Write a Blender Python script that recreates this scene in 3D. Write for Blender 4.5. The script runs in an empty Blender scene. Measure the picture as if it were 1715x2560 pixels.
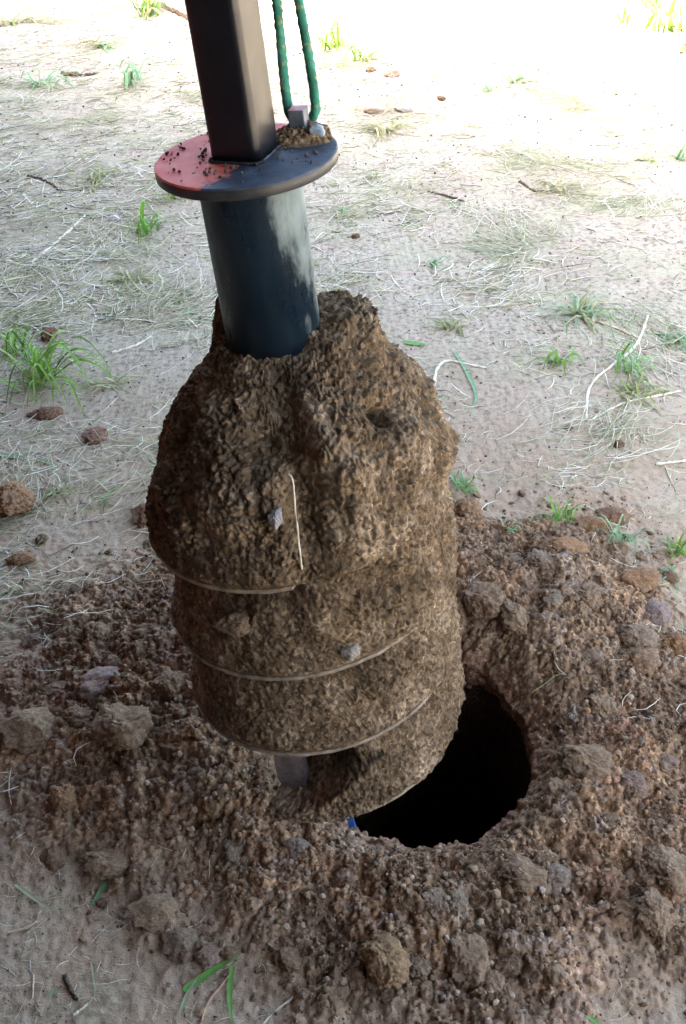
import bpy, bmesh, math, random
import numpy as np
from mathutils import Vector, Matrix, Euler

random.seed(7)
rng = np.random.default_rng(7)
scene = bpy.context.scene
C = scene.collection

# ------------------------------------------------------------------ camera
F, PIT, ROLL, H = 2564.0, 0.6439, 0.0498, 1.578          # pixels of a 1715 x 2560 picture, radians, metres
cp, sp = math.cos(PIT), math.sin(PIT)
FW = np.array([0, cp, -sp]); UP0 = np.array([0, sp, cp]); RT0 = np.array([1.0, 0, 0])
RT = RT0 * math.cos(ROLL) - UP0 * math.sin(ROLL)
UP = RT0 * math.sin(ROLL) + UP0 * math.cos(ROLL)
CAM = np.array([0, 0, H])
cd = bpy.data.cameras.new('camera'); co = bpy.data.objects.new('camera', cd); C.objects.link(co)
M = Matrix.Identity(4)
for i in range(3):
    M[i][0], M[i][1], M[i][2], M[i][3] = RT[i], UP[i], -FW[i], CAM[i]
co.matrix_world = M
cd.sensor_fit = 'VERTICAL'; cd.sensor_height = 24.0; cd.lens = 24.0 * F / 2560.0
cd.clip_start = 0.02; cd.clip_end = 2000
scene.camera = co

# ------------------------------------------------------------------ light
NX, NY = 0.62, 0.785                                       # the open side of the added shed looks this way
SUN_EL = math.radians(48)
world = bpy.data.worlds.new('World'); scene.world = world; world.use_nodes = True
wn = world.node_tree.nodes; wl = world.node_tree.links
bg = wn['Background']; sky = wn.new('ShaderNodeTexSky'); sky.sky_type = 'NISHITA'; sky.sun_disc = False
sky.sun_elevation = SUN_EL
sky.sun_rotation = math.atan2(-NX, -NY)
sky.air_density = 1.0; sky.dust_density = 7.0; sky.ozone_density = 0.4
wl.new(sky.outputs[0], bg.inputs[0]); bg.inputs[1].default_value = 0.15
sd = bpy.data.lights.new('sun', 'SUN'); sd.energy = 5.0; sd.angle = math.radians(0.53); sd.color = (1, 0.96, 0.90)
so = bpy.data.objects.new('sun', sd); C.objects.link(so)
sdir = Vector((NX * math.cos(SUN_EL), NY * math.cos(SUN_EL), -math.sin(SUN_EL)))
so.rotation_euler = sdir.to_track_quat('-Z', 'Y').to_euler(); so.location = (-4, -5, 9)
vs = scene.view_settings; vs.view_transform = 'Standard'; vs.look = 'None'; vs.gamma = 1.0
vs.use_curve_mapping = False; vs.exposure = 3.92
scene.cycles.max_bounces = 6

# ------------------------------------------------------------------ helpers
def ray(px, py):
    d = FW + (px - 857.5) / F * RT - (py - 1280) / F * UP
    return d
def on_plane(px, py, z=0.0):
    d = ray(px, py); return CAM + d * ((z - H) / d[2])
def depth_of(p): return float((np.asarray(p) - CAM) @ FW)

GR = rng.normal(size=(4096, 3)); GR /= np.linalg.norm(GR, axis=1)[:, None]
JT = rng.random((4096, 3)); RV = rng.random(4096)
def _h(i, j, k, seed):
    h = (i * 73856093) ^ (j * 19349663) ^ (k * 83492791) ^ (seed * 2654435)
    h = (h ^ (h >> 13)) * 1274126177
    return (h ^ (h >> 16)) & 4095
def pn(P, seed=0):
    P = np.asarray(P, float); I = np.floor(P).astype(np.int64); f = P - I
    u = f * f * f * (f * (f * 6 - 15) + 10); out = 0
    for a in (0, 1):
        for b in (0, 1):
            for c in (0, 1):
                g = GR[_h(I[:, 0] + a, I[:, 1] + b, I[:, 2] + c, seed)]
                d = g[:, 0] * (f[:, 0] - a) + g[:, 1] * (f[:, 1] - b) + g[:, 2] * (f[:, 2] - c)
                w = (u[:, 0] if a else 1 - u[:, 0]) * (u[:, 1] if b else 1 - u[:, 1]) * (u[:, 2] if c else 1 - u[:, 2])
                out = out + w * d
    return out * 1.6
def fbm(P, oct=4, seed=0, gain=.5):
    P = np.asarray(P, float); s = 0; a = 1
    for o in range(oct):
        s = s + a * pn(P * 2 ** o + o * 17.3, seed + o); a *= gain
    return s
def worley(P, seed=0, flat=False):
    P = np.asarray(P, float); I = np.floor(P).astype(np.int64); f = P - I
    d1 = np.full(len(P), 9.0); cid = np.zeros(len(P))
    for a in (-1, 0, 1):
        for b in (-1, 0, 1):
            for c in ((0,) if flat else (-1, 0, 1)):
                h = _h(I[:, 0] + a, I[:, 1] + b, I[:, 2] + c, seed); j = JT[h]
                d = (a + j[:, 0] - f[:, 0]) ** 2 + (b + j[:, 1] - f[:, 1]) ** 2
                if not flat: d = d + (c + j[:, 2] - f[:, 2]) ** 2
                m = d < d1; d1 = np.where(m, d, d1); cid = np.where(m, RV[(h * 7 + 3) & 4095], cid)
    return np.sqrt(d1), cid
def lump(P, seed=0, flat=False):
    """round aggregates with dark gaps between them, about -0.3 .. 1, each of its own height"""
    d, c = worley(P, seed, flat)
    return np.clip(1 - d * d * 1.25, -.35, 1) * (0.35 + 0.65 * c)
def ss(a, b, x):
    t = np.clip((x - a) / (b - a), 0, 1); return t * t * (3 - 2 * t)

def tag(o, label=None, cat=None, group=None, kind=None):
    if label: o['label'] = label
    if cat: o['category'] = cat
    if group: o['group'] = group
    if kind: o['kind'] = kind
    return o
def mesh_np(name, V, Fc, mat=None, smooth=True):
    """V (n,3); Fc (m,k) array of same-sized faces or a list of such arrays"""
    me = bpy.data.meshes.new(name)
    Fs = Fc if isinstance(Fc, list) else [Fc]
    V = np.asarray(V, np.float32)
    nl = sum(f.size for f in Fs); nf = sum(len(f) for f in Fs)
    me.vertices.add(len(V)); me.vertices.foreach_set('co', V.ravel())
    me.loops.add(nl); me.loops.foreach_set('vertex_index', np.concatenate([f.ravel() for f in Fs]).astype(np.int32))
    tot = np.concatenate([np.full(len(f), f.shape[1]) for f in Fs]).astype(np.int32)
    me.polygons.add(nf); st = np.concatenate([[0], np.cumsum(tot)[:-1]]).astype(np.int32)
    me.polygons.foreach_set('loop_start', st); me.polygons.foreach_set('loop_total', tot)
    me.polygons.foreach_set('use_smooth', np.full(nf, smooth))
    me.update(calc_edges=True); me.validate()
    if mat: me.materials.append(mat)
    return me
def link(name, me, parent=None):
    o = bpy.data.objects.new(name, me); C.objects.link(o)
    if parent: o.parent = parent
    return o
def vattr(me, name, vals):
    a = me.attributes.new(name, 'FLOAT', 'POINT'); a.data.foreach_set('value', np.asarray(vals, np.float32))
def cattr(me, name, vals):
    a = me.attributes.new(name, 'FLOAT_COLOR', 'POINT')
    v = np.ones((len(vals), 4), np.float32); v[:, :3] = vals; a.data.foreach_set('color', v.ravel())
def grid_faces(nr, nc, wrap=False):
    i = np.arange(nr - 1)[:, None]; j = np.arange(nc if wrap else nc - 1)[None]
    a = i * nc + j; b = i * nc + (j + 1) % nc
    return np.stack([a, b, b + nc, a + nc], -1).reshape(-1, 4)
def bm_mesh(name, bm, mat, smooth=False, bevel=0):
    if bevel:
        bmesh.ops.bevel(bm, geom=list(bm.edges), offset=bevel, segments=2, affect='EDGES', profile=.6)
    bmesh.ops.recalc_face_normals(bm, faces=list(bm.faces))
    me = bpy.data.meshes.new(name); bm.to_mesh(me); bm.free(); me.materials.append(mat)
    if smooth:
        for p in me.polygons: p.use_smooth = True
    return me
def tube(path, rad, sides=8, cap=True):
    """V, F of a tube along points; rad scalar or per point"""
    P = np.asarray(path, float); n = len(P); rad = np.broadcast_to(rad, (n,))
    T = np.gradient(P, axis=0); T /= np.linalg.norm(T, axis=1)[:, None] + 1e-12
    ref = np.array([0, 0, 1.0]) if abs(T[0, 2]) < .8 else np.array([1.0, 0, 0])
    V = []
    u = np.cross(T[0], ref); u /= np.linalg.norm(u)
    for k in range(n):
        u = u - T[k] * (u @ T[k]); u /= np.linalg.norm(u); w = np.cross(T[k], u)
        a = np.arange(sides) * 2 * np.pi / sides
        V.append(P[k] + rad[k] * (np.cos(a)[:, None] * u + np.sin(a)[:, None] * w))
    V = np.concatenate(V); Fq = grid_faces(n, sides, True)[:, ::-1]
    return V, Fq
def spline(pts, n=40):
    """Catmull-Rom through points"""
    P = np.asarray(pts, float); P = np.vstack([2 * P[0] - P[1], P, 2 * P[-1] - P[-2]])
    out = []
    m = len(P) - 3
    for t in np.linspace(0, m - 1e-6, n):
        k = int(t); u = t - k; a, b, c, d = P[k:k + 4]
        out.append(.5 * (2 * b + (c - a) * u + (2 * a - 5 * b + 4 * c - d) * u * u + (3 * b - a - 3 * c + d) * u ** 3))
    return np.array(out)

# ------------------------------------------------------------------ materials
class NT:
    def __init__(s, name):
        s.m = bpy.data.materials.new(name); s.m.use_nodes = True; s.t = s.m.node_tree; s.n = s.t.nodes; s.b = s.n['Principled BSDF']
    def new(s, typ, **kw):
        nd = s.n.new(typ)
        for k, v in kw.items(): setattr(nd, k, v)
        return nd
    def L(s, a, b): s.t.links.new(a, b)
    def coord(s, kind='Object'): return s.new('ShaderNodeTexCoord').outputs[kind]
    def noise(s, vec, scale, detail=4, rough=.55):
        nd = s.new('ShaderNodeTexNoise'); nd.inputs['Scale'].default_value = scale; nd.inputs['Detail'].default_value = detail
        nd.inputs['Roughness'].default_value = rough
        if vec is not None: s.L(vec, nd.inputs['Vector'])
        return nd.outputs['Fac']
    def vor(s, vec, scale, out='Distance', feature='F1'):
        nd = s.new('ShaderNodeTexVoronoi'); nd.feature = feature; nd.inputs['Scale'].default_value = scale
        if vec is not None: s.L(vec, nd.inputs['Vector'])
        return nd.outputs[out]
    def ramp(s, fac, stops):
        nd = s.new('ShaderNodeValToRGB'); e = nd.color_ramp.elements
        while len(e) < len(stops): e.new(.5)
        for k, (p, c) in enumerate(stops):
            e[k].position = p; e[k].color = (*c, 1) if len(c) == 3 else c
        s.L(fac, nd.inputs[0]); return nd.outputs[0]
    def mix(s, fac, a, b, mode='MIX'):
        nd = s.new('ShaderNodeMix'); nd.data_type = 'RGBA'; nd.blend_type = mode
        for sock, v in ((nd.inputs[0], fac), (nd.inputs[6], a), (nd.inputs[7], b)):
            if isinstance(v, (int, float)): sock.default_value = v
            elif isinstance(v, tuple): sock.default_value = (*v, 1)
            else: s.L(v, sock)
        return nd.outputs[2]
    def math(s, op, a, b=0.0, clamp=False):
        nd = s.new('ShaderNodeMath'); nd.operation = op; nd.use_clamp = clamp
        for sock, v in ((nd.inputs[0], a), (nd.inputs[1], b)):
            if isinstance(v, (int, float)): sock.default_value = v
            else: s.L(v, sock)
        return nd.outputs[0]
    def bump(s, h, strength, dist, prev=None):
        nd = s.new('ShaderNodeBump'); nd.inputs['Strength'].default_value = strength; nd.inputs['Distance'].default_value = dist
        s.L(h, nd.inputs['Height'])
        if prev: s.L(prev, nd.inputs['Normal'])
        return nd.outputs[0]
    def attr(s, name, out='Fac'):
        nd = s.new('ShaderNodeAttribute'); nd.attribute_name = name; return nd.outputs[out]
    def done(s, col, rough=.95, normal=None, spec=.15, metal=0.0):
        b = s.b
        if isinstance(col, tuple): b.inputs['Base Color'].default_value = (*col, 1)
        else: s.L(col, b.inputs['Base Color'])
        if isinstance(rough, (int, float)): b.inputs['Roughness'].default_value = rough
        else: s.L(rough, b.inputs['Roughness'])
        if normal is not None: s.L(normal, b.inputs['Normal'])
        b.inputs['Specular IOR Level'].default_value = spec; b.inputs['Metallic'].default_value = metal
        return s.m

def soil_material(name, dark, mid, light, objcol=False, big=14.0):
    s = NT(name); v = s.coord()
    a = s.noise(v, big, 5, .6); c1 = s.ramp(a, [(.28, dark), (.5, mid), (.74, light)])
    g = s.vor(v, 9 if objcol else 190, 'Color'); gg = s.new('ShaderNodeSeparateColor'); s.L(g, gg.inputs[0])
    gr = s.ramp(gg.outputs[0], [(0, (.72, .7, .68) if objcol else (.5, .48, .46)), (.55, (.98, .98, .98)), (.9, (1.12, 1.1, 1.08) if objcol else (1.3, 1.28, 1.25)), (1, (1.3, 1.3, 1.3) if objcol else (1.9, 1.9, 1.9))])
    col = s.mix(1.0, c1, gr, 'MULTIPLY')
    f = s.noise(v, 16 if objcol else 420, 4, .65)
    col = s.mix(1.0, col, s.ramp(f, [(.3, (.72, .72, .72)), (.7, (1.2, 1.2, 1.2))]), 'MULTIPLY')
    if objcol:
        oi = s.new('ShaderNodeObjectInfo'); oc = s.mix(s.ramp(s.noise(v, 2.2, 4, .65), [(.4, (.1, .1, .1)), (.62, (.8, .8, .8))]), oi.outputs['Color'], (.25, .168, .104))
        col = s.mix(1.0, col, oc, 'MULTIPLY')
    n1 = s.bump(s.noise(v, 12 if objcol else 260, 6, .7), .45 if objcol else .55, .012 if objcol else .004)
    return s.done(col, .97, n1, .08)

BROWN = ((.060, .041, .024), (.146, .103, .063), (.285, .216, .145))
OCHRE = ((.16, .10, .055), (.26, .17, .095), (.36, .25, .15))
M_SOIL = soil_material('packed_soil', *BROWN)
M_OCHRE = soil_material('ochre_dirt', *OCHRE)
M_CLOD = soil_material('clod_soil', (.55, .55, .55), (.8, .8, .8), (1.05, 1.05, 1.05), objcol=True, big=2.0)
M_HOLE_SHADE = soil_material('hole_shade_soil', (.022, .014, .009), (.036, .023, .015), (.055, .037, .025))  # near-black soil colour standing in for shade down the hole
M_TOP = soil_material('loose_topsoil', (.09, .050, .030), (.18, .108, .066), (.29, .19, .12))

def ground_material():
    s = NT('ground_soil'); v = s.coord()
    sp = s.attr('spoil')
    big = s.noise(v, 1.7, 5, .6); med = s.noise(v, 9, 5, .62); fine = s.noise(v, 55, 5, .65)
    pale = s.ramp(big, [(.3, (.275, .228, .160)), (.5, (.34, .289, .21)), (.7, (.41, .358, .272))])
    pale = s.mix(s.ramp(med, [(.45, (0, 0, 0)), (.72, (.75, .75, .75))]), pale, (.36, .27, .205))
    pale = s.mix(1.0, pale, s.ramp(fine, [(.33, (.33, .31, .28)), (.48, (.92, .92, .92)), (.72, (1.22, 1.22, 1.22))]), 'MULTIPLY')
    # grey-green film of trodden hay over the packed earth
    hay = s.noise(v, 3.1, 5, .65); pale = s.mix(s.ramp(hay, [(.48, (0, 0, 0)), (.66, (.55, .55, .55))]), pale, (.33, .315, .20))
    br = s.ramp(med, [(.28, (.075, .046, .027)), (.5, (.175, .113, .067)), (.72, (.31, .215, .136))])
    orange = s.noise(v, 6.3, 4, .6)
    br = s.mix(s.ramp(orange, [(.48, (0, 0, 0)), (.68, (.8, .8, .8))]), br, (.34, .20, .105))
    redp = s.noise(v, 4.1, 4, .6); br = s.mix(s.ramp(redp, [(.56, (0, 0, 0)), (.7, (.65, .65, .65))]), br, (.22, .115, .078))
    grey = s.noise(v, 17.7, 3, .6)
    br = s.mix(s.ramp(grey, [(.58, (0, 0, 0)), (.7, (.6, .6, .6))]), br, (.24, .20, .17))
    g = s.vor(v, 150, 'Color'); gg = s.new('ShaderNodeSeparateColor'); s.L(g, gg.inputs[0])
    br = s.mix(1.0, br, s.ramp(gg.outputs[0], [(0, (.5, .48, .46)), (.55, (.97, .97, .97)), (.93, (1.3, 1.28, 1.25)), (1, (1.9, 1.9, 1.9))]), 'MULTIPLY')
    dust = s.attr('dust'); pale = s.mix(s.math('MULTIPLY', dust, s.ramp(med, [(.3, (.35, .35, .35)), (.65, (1, 1, 1))])), pale, (.34, .24, .155))
    col = s.mix(sp, pale, br)
    f2 = s.noise(v, 380, 3, .6)
    col = s.mix(1.0, col, s.ramp(f2, [(.3, (.75, .75, .75)), (.7, (1.18, 1.18, 1.18))]), 'MULTIPLY')
    b1 = s.bump(s.noise(v, 240, 4, .65), .5, .004)
    b2 = s.bump(fine, .35, .012, b1)
    return s.done(col, .97, b2, .08)
M_GROUND = ground_material()

def attr_material(name, rough=.8, trans=0.0, spec=.2):
    s = NT(name); col = s.attr('Col', 'Color'); v = s.coord()
    col = s.mix(1.0, col, s.ramp(s.noise(v, 60, 3), [(.3, (.75, .75, .75)), (.7, (1.15, 1.15, 1.15))]), 'MULTIPLY')
    m = s.done(col, rough, None, spec)
    if trans:
        s.b.inputs['Transmission Weight'].default_value = 0
        tr = s.new('ShaderNodeBsdfTranslucent'); s.L(col, tr.inputs[0])
        mx = s.new('ShaderNodeMixShader'); mx.inputs[0].default_value = trans
        s.L(s.b.outputs[0], mx.inputs[1]); s.L(tr.outputs[0], mx.inputs[2])
        s.L(mx.outputs[0], s.n['Material Output'].inputs[0])
    return m
M_STRAW = attr_material('dry_straw', .75)
M_GRASS = attr_material('green_blade', .55, .35, .3)
M_CRUMB = attr_material('soil_crumbs', .97, 0, .08)

def steel_black():
    s = NT('black_painted_steel'); v = s.coord()
    n = s.noise(v, 35, 4); col = s.ramp(n, [(.35, (.006, .006, .009)), (.7, (.012, .013, .018))])
    dust = s.noise(v, 9, 5, .7); col = s.mix(s.ramp(dust, [(.62, (0, 0, 0)), (.85, (.10, .10, .10))]), col, (.16, .13, .11))
    r = s.ramp(s.noise(v, 22, 4), [(.3, (.3, .3, .3)), (.7, (.42, .42, .42))])
    return s.done(col, r, s.bump(s.noise(v, 300, 3), .06, .001), .36)
M_BAR = steel_black()
def steel_pipe():
    s = NT('dusty_dark_pipe'); v = s.coord()
    mp = s.new('ShaderNodeMapping'); mp.inputs['Scale'].default_value = (1, 1, .42); s.L(v, mp.inputs[0]); w = mp.outputs[0]
    n = s.noise(w, 14, 5, .65)
    col = s.ramp(n, [(.3, (.002, .006, .012)), (.6, (.004, .012, .022)), (.8, (.010, .024, .038))])
    d = s.noise(w, 24, 6, .72)
    sx = s.new('ShaderNodeSeparateXYZ'); s.L(v, sx.inputs[0])
    hi = s.math('MULTIPLY_ADD', sx.outputs[2], 4.0); hi.node.inputs[2].default_value = -4.42
    rt = s.math('MULTIPLY', sx.outputs[0], 5.0)
    k = s.math('ADD', d, s.math('ADD', s.math('MULTIPLY', hi, .30), rt), False)
    col = s.mix(s.ramp(k, [(.64, (0, 0, 0)), (.76, (.5, .5, .5)), (.95, (.85, .85, .85))]), col, (.20, .255, .26))
    r = s.ramp(d, [(.35, (.22, .22, .22)), (.65, (.5, .5, .5))])
    return s.done(col, r, s.bump(d, .2, .002), .32)
M_PIPE = steel_pipe()
def plate_paint():
    s = NT('worn_red_paint'); v = s.coord(); sx = s.new('ShaderNodeSeparateXYZ'); s.L(v, sx.inputs[0])
    n = s.noise(v, 22, 4, .6)
    # bare dark steel where the paint has worn off: front and right of the bar
    k = s.math('ADD', s.math('MULTIPLY', sx.outputs[0], 9.0), s.math('MULTIPLY', sx.outputs[1], -7.0))
    k = s.math('ADD', k, s.math('MULTIPLY', s.noise(v, 40, 6, .75), 1.1))
    red = s.ramp(s.noise(v, 60, 4), [(.3, (.74, .13, .10)), (.7, (.82, .22, .17))])
    steel = s.ramp(s.noise(v, 45, 4), [(.3, (.02, .026, .036)), (.75, (.075, .095, .13))])
    col = s.mix(s.ramp(k, [(.72, (0, 0, 0)), (.86, (1, 1, 1))]), red, steel)
    pt = s.math('MULTIPLY', n, 1.0); 
    col = s.mix(s.ramp(s.noise(v, 33, 3), [(.66, (0, 0, 0)), (.72, (1, 1, 1))]), col, red)
    dust = s.noise(v, 70, 5, .7); col = s.mix(s.ramp(dust, [(.6, (0, 0, 0)), (.75, (.3, .3, .3))]), col, (.36, .33, .33))
    return s.done(col, s.ramp(n, [(.3, (.5, .5, .5)), (.7, (.75, .75, .75))]), s.bump(dust, .15, .002), .2)
M_PLATE = plate_paint()
def simple(name, c0, c1, rough, spec=.4, scale=40, metal=0.0, bump=.2):
    s = NT(name); v = s.coord(); n = s.noise(v, scale, 5, .65)
    return s.done(s.ramp(n, [(.3, c0), (.7, c1)]), rough, s.bump(s.noise(v, scale * 6, 4), bump, .002), spec, metal)
M_EDGE = simple('plate_edge_black', (.012, .013, .015), (.04, .042, .045), .45)
M_LUG = simple('lug_grey_steel', (.05, .06, .072), (.14, .155, .175), .5, .5)
M_LUGTOP = simple('lug_pink_paint', (.45, .16, .15), (.58, .27, .25), .6)
M_FLIGHT = simple('soil_polished_flight', (.10, .077, .054), (.34, .285, .22), .75, .2, 45)
M_TOOTH = simple('rusty_tooth_steel', (.05, .038, .034), (.17, .13, .12), .6, .4, 70)
M_PILOT = simple('blue_pilot_steel', (.03, .10, .30), (.09, .22, .52), .35, .5, 60)
M_STONE = NT('stone'); 
def stone_mat():
    s = NT('stone'); v = s.coord(); oi = s.new('ShaderNodeObjectInfo')
    n = s.noise(v, 40, 6, .65)
    col = s.mix(1.0, oi.outputs['Color'], s.ramp(n, [(.3, (.62, .62, .62)), (.7, (1.2, 1.2, 1.2))]), 'MULTIPLY')
    return s.done(col, .75, s.bump(s.noise(v, 120, 5, .7), .4, .004), .3)
bpy.data.materials.remove(M_STONE.m); M_STONE = stone_mat()
def rope_mat():
    s = NT('green_rope_fibre'); v = s.coord()
    n = s.noise(v, 28, 3); col = s.ramp(n, [(.3, (.02, .105, .075)), (.55, (.04, .20, .145)), (.75, (.10, .28, .21))])
    st = s.noise(v, 110, 3); col = s.mix(s.ramp(st, [(.58, (0, 0, 0)), (.68, (.75, .75, .75))]), col, (.36, .26, .10))
    return s.done(col, .85, s.bump(s.noise(v, 700, 3), .5, .001), .2)
M_ROPE = rope_mat()
M_TWIG = simple('dark_twig_bark', (.05, .035, .025), (.15, .11, .08), .9, .1)
M_SHED = simple('blocker_tarpaulin', (.022, .026, .022), (.04, .045, .038), .7, .2, 3)
M_SHEDW = simple('dark_timber_boards', (.028, .021, .016), (.055, .04, .03), .85, .15, 6)

# ------------------------------------------------------------------ unseen shed, added to shade the place (open side towards NX, NY)
EX, EY = NY, -NX
def shed_pt(e, n, z): return (EX * e + NX * n, EY * e + NY * n, z)
def shed_box(name, e0, e1, n0, n1, z0, z1, mat, dz=0):
    bm = bmesh.new(); vs_ = []
    for z in (0, 1):
        for (e, n) in ((e0, n0), (e1, n0), (e1, n1), (e0, n1)):
            zz = (z1 if z else z0) + (dz if n == n1 else 0)
            vs_.append(bm.verts.new(shed_pt(e, n, zz)))
    for f in ((0, 3, 2, 1), (4, 5, 6, 7), (0, 1, 5, 4), (1, 2, 6, 5), (2, 3, 7, 6), (3, 0, 4, 7)):
        bm.faces.new([vs_[i] for i in f])
    return link(name, bm_mesh(name, bm, mat))
ROOF_Z, ROOF_N = 3.1, 2.66
E0, E1 = -9.5, 1.5
ne, nn = 160, 40                                            # an added tarpaulin canopy, its hem waved to shape the shadow edge
ev = np.linspace(E0, E1, ne); nv = np.linspace(0, 1, nn); EE, NN = np.meshgrid(ev, nv); EE = EE.ravel(); NN = NN.ravel()
hem = ROOF_N + 1.0 * ss(-4.8, -7.0, EE) + .16 * np.sin(EE * 1.9 + .5) + .10 * pn(np.stack([EE * 2.6, 0 * EE, 0 * EE + .5], 1), 2) + .05 * pn(np.stack([EE * 9, 0 * EE, 0 * EE + .5], 1), 4)
NV = -1.3 + (hem + 1.3) * NN
ZV = ROOF_Z + .22 * NN - .05 * np.sin(NN * np.pi * 3) ** 2 + .04 * pn(np.stack([EE, NV, 0 * EE], 1), 6)
Vt = np.stack([EX * EE + NX * NV, EY * EE + NY * NV, ZV], 1); Ft = grid_faces(nn, ne)
Vt = np.vstack([Vt, Vt + [0, 0, -.006]]); rimi = np.concatenate([np.arange(ne), np.arange(1, nn) * ne + ne - 1, (nn - 1) * ne + np.arange(ne - 1)[::-1], np.arange(1, nn - 1)[::-1] * ne])
nxt = np.roll(rimi, -1); side = np.stack([rimi, nxt, nxt + ne * nn, rimi + ne * nn], 1)
tag(link('added_shade_canopy', mesh_np('added_shade_canopy', Vt, np.vstack([Ft, Ft[:, ::-1] + ne * nn, side]), M_SHED)), kind='structure')
tag(shed_box('blocker_wall_rear', E0, E1 - .2, -1.25, -1.15, 0, ROOF_Z - .06, M_SHEDW), kind='structure')  # unseen wall, added close behind the camera to cut fill light
tag(shed_box('blocker_wall_left', -9.3, -9.2, -1.147, 2.0, 0, ROOF_Z - .06, M_SHEDW), kind='structure')
tag(shed_box('blocker_wall_right', E1 - .3, E1 - .203, -1.147, .05, 0, ROOF_Z - .06, M_SHEDW), kind='structure')  # unseen wall, added to block light from the right front
tag(shed_box('shed_beam', E0, E1 - .1, .80, 1.0, 2.85, 3.0, M_SHEDW), kind='structure')

# unseen drill rig, added left of the frame to block light on the drum
rig = bpy.data.objects.new('blocker_rig', None); C.objects.link(rig); rig.location = (-1.55, .15, 0)
tag(rig, 'unseen drill rig body added left of the auger to block light', 'light blocker')
def rig_part(name, boxes, mat, bev=.02):
    bm = bmesh.new()
    for (x0, x1, y0, y1, z0, z1) in boxes:
        v = [bm.verts.new(p) for p in ((x0, y0, z0), (x1, y0, z0), (x1, y1, z0), (x0, y1, z0), (x0, y0, z1), (x1, y0, z1), (x1, y1, z1), (x0, y1, z1))]
        for f in ((0, 3, 2, 1), (4, 5, 6, 7), (0, 1, 5, 4), (1, 2, 6, 5), (2, 3, 7, 6), (3, 0, 4, 7)): bm.faces.new([v[i] for i in f])
    return link(name, bm_mesh(name, bm, mat, bevel=bev), rig)
M_RED = simple('rig_red_paint', (.30, .03, .02), (.42, .06, .045), .45, .4, 8)
rig_part('track', [(-.55, -.20, -1.1, 1.0, .012, .42)], M_EDGE, .09); rig_part('track', [(.20, .55, -1.1, 1.0, .012, .42)], M_EDGE, .09)
rig_part('body', [(-.55, .60, -1.05, .55, .44, 1.75)], M_EDGE, .04)
rig_part('side_panel', [(.602, .62, -.9, .4, .6, 1.6)], M_BAR, .006)
rig_part('mast_foot', [(-.25, .35, .56, 1.15, .44, 1.3)], M_RED, .03)

# ------------------------------------------------------------------ terrain
HX, HY, HR = 0.1265, 1.3134, 0.2275
SP_PIX = [(0, 1500), (130, 1430), (270, 1390), (400, 1330), (560, 1290), (800, 1240), (1000, 1220), (1150, 1235), (1330, 1260), (1560, 1265), (1640, 1370),
          (1715, 1500), (1980, 1900), (1900, 2560), (1700, 2500), (1520, 2640), (1000, 2760), (720, 2520), (480, 2390), (300, 2260), (130, 2200), (-60, 2180), (-160, 1800)]
_sp = np.array([on_plane(*p)[:2] for p in SP_PIX]) - [HX, HY]
_sa = np.arctan2(_sp[:, 1], _sp[:, 0]); _sr = np.hypot(_sp[:, 0], _sp[:, 1]); _o = np.argsort(_sa); _sa = _sa[_o]; _sr = _sr[_o]
_sa = np.concatenate([_sa[-3:] - 2 * np.pi, _sa, _sa[:3] + 2 * np.pi]); _sr = np.concatenate([_sr[-3:], _sr, _sr[:3]])
def spoil_fields(x, y):
    dx, dy = x - HX, y - HY; r = np.hypot(dx, dy); a = np.arctan2(dy, dx)
    ro = np.interp(a, _sa, _sr)
    P = np.stack([x, y, 0 * x], -1)
    w = fbm(P * 7.0, 3, 5) * .10 + fbm(P * 30, 2, 9) * .035
    s = 1 - ss(.70, 1.10, (r + w) / ro)
    return r, a, ro, s
def rim_r(a): 
    P = np.stack([np.cos(a) * 1.3, np.sin(a) * 1.3, 0 * a], -1)
    return HR * (1 + .035 * pn(P * 1.4, 31) + .018 * pn(P * 6, 32)) + .030 * ss(.1, 1.0, np.sin(a))
def terrain(x, y, micro=False):
    x = np.asarray(x, float); y = np.asarray(y, float)
    P = np.stack([x, y, 0 * x], -1)
    r, a, ro, s = spoil_fields(x, y)
    z = fbm(P * 1.1, 3, 1) * .018 * ss(.3, 1.5, r)
    back = ss(-.6, .75, np.sin(a - .35))                     # higher spoil behind and to the right of the hole
    crest = .026 + .062 * back + .012 * pn(np.stack([np.cos(a) * 2, np.sin(a) * 2, 0 * a], -1), 3)
    cr = .30 + .10 * back
    prof = ss(HR * .95, cr, r) * (1 - ss(cr, 1.0, r / np.maximum(ro, .3) * 1.0) if False else 1.0)
    fall = 1 - ss(0, 1, np.clip((r - cr) / np.maximum(ro - cr, .1), 0, 1)) 
    z = z + crest * prof * fall
    z = z + s * (fbm(P * 9, 3, 12) * .016 + lump(P * 21, 41, True) * .017 * ss(HR, HR + .06, r))
    lipd = r - rim_r(a); z = z - (.016 + .006 * back) * (1 - ss(-.01, .035 + .03 * back, lipd)) ** 1.4           # crumbled lip
    if micro:
        z = z + s * (lump(P * 52, 42, True) * .0165 + lump(P * 115, 43, True) * .0105 + lump(P * 230, 44, True) * .0040 + fbm(P * 120, 2, 13) * .0018)
        z = z + (1 - s) * (fbm(P * 45, 3, 14) * .0032 + lump(P * 95, 45, True) * .0022 * ss(-.1, .5, fbm(P * 5, 2, 15)))
    return z

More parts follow.
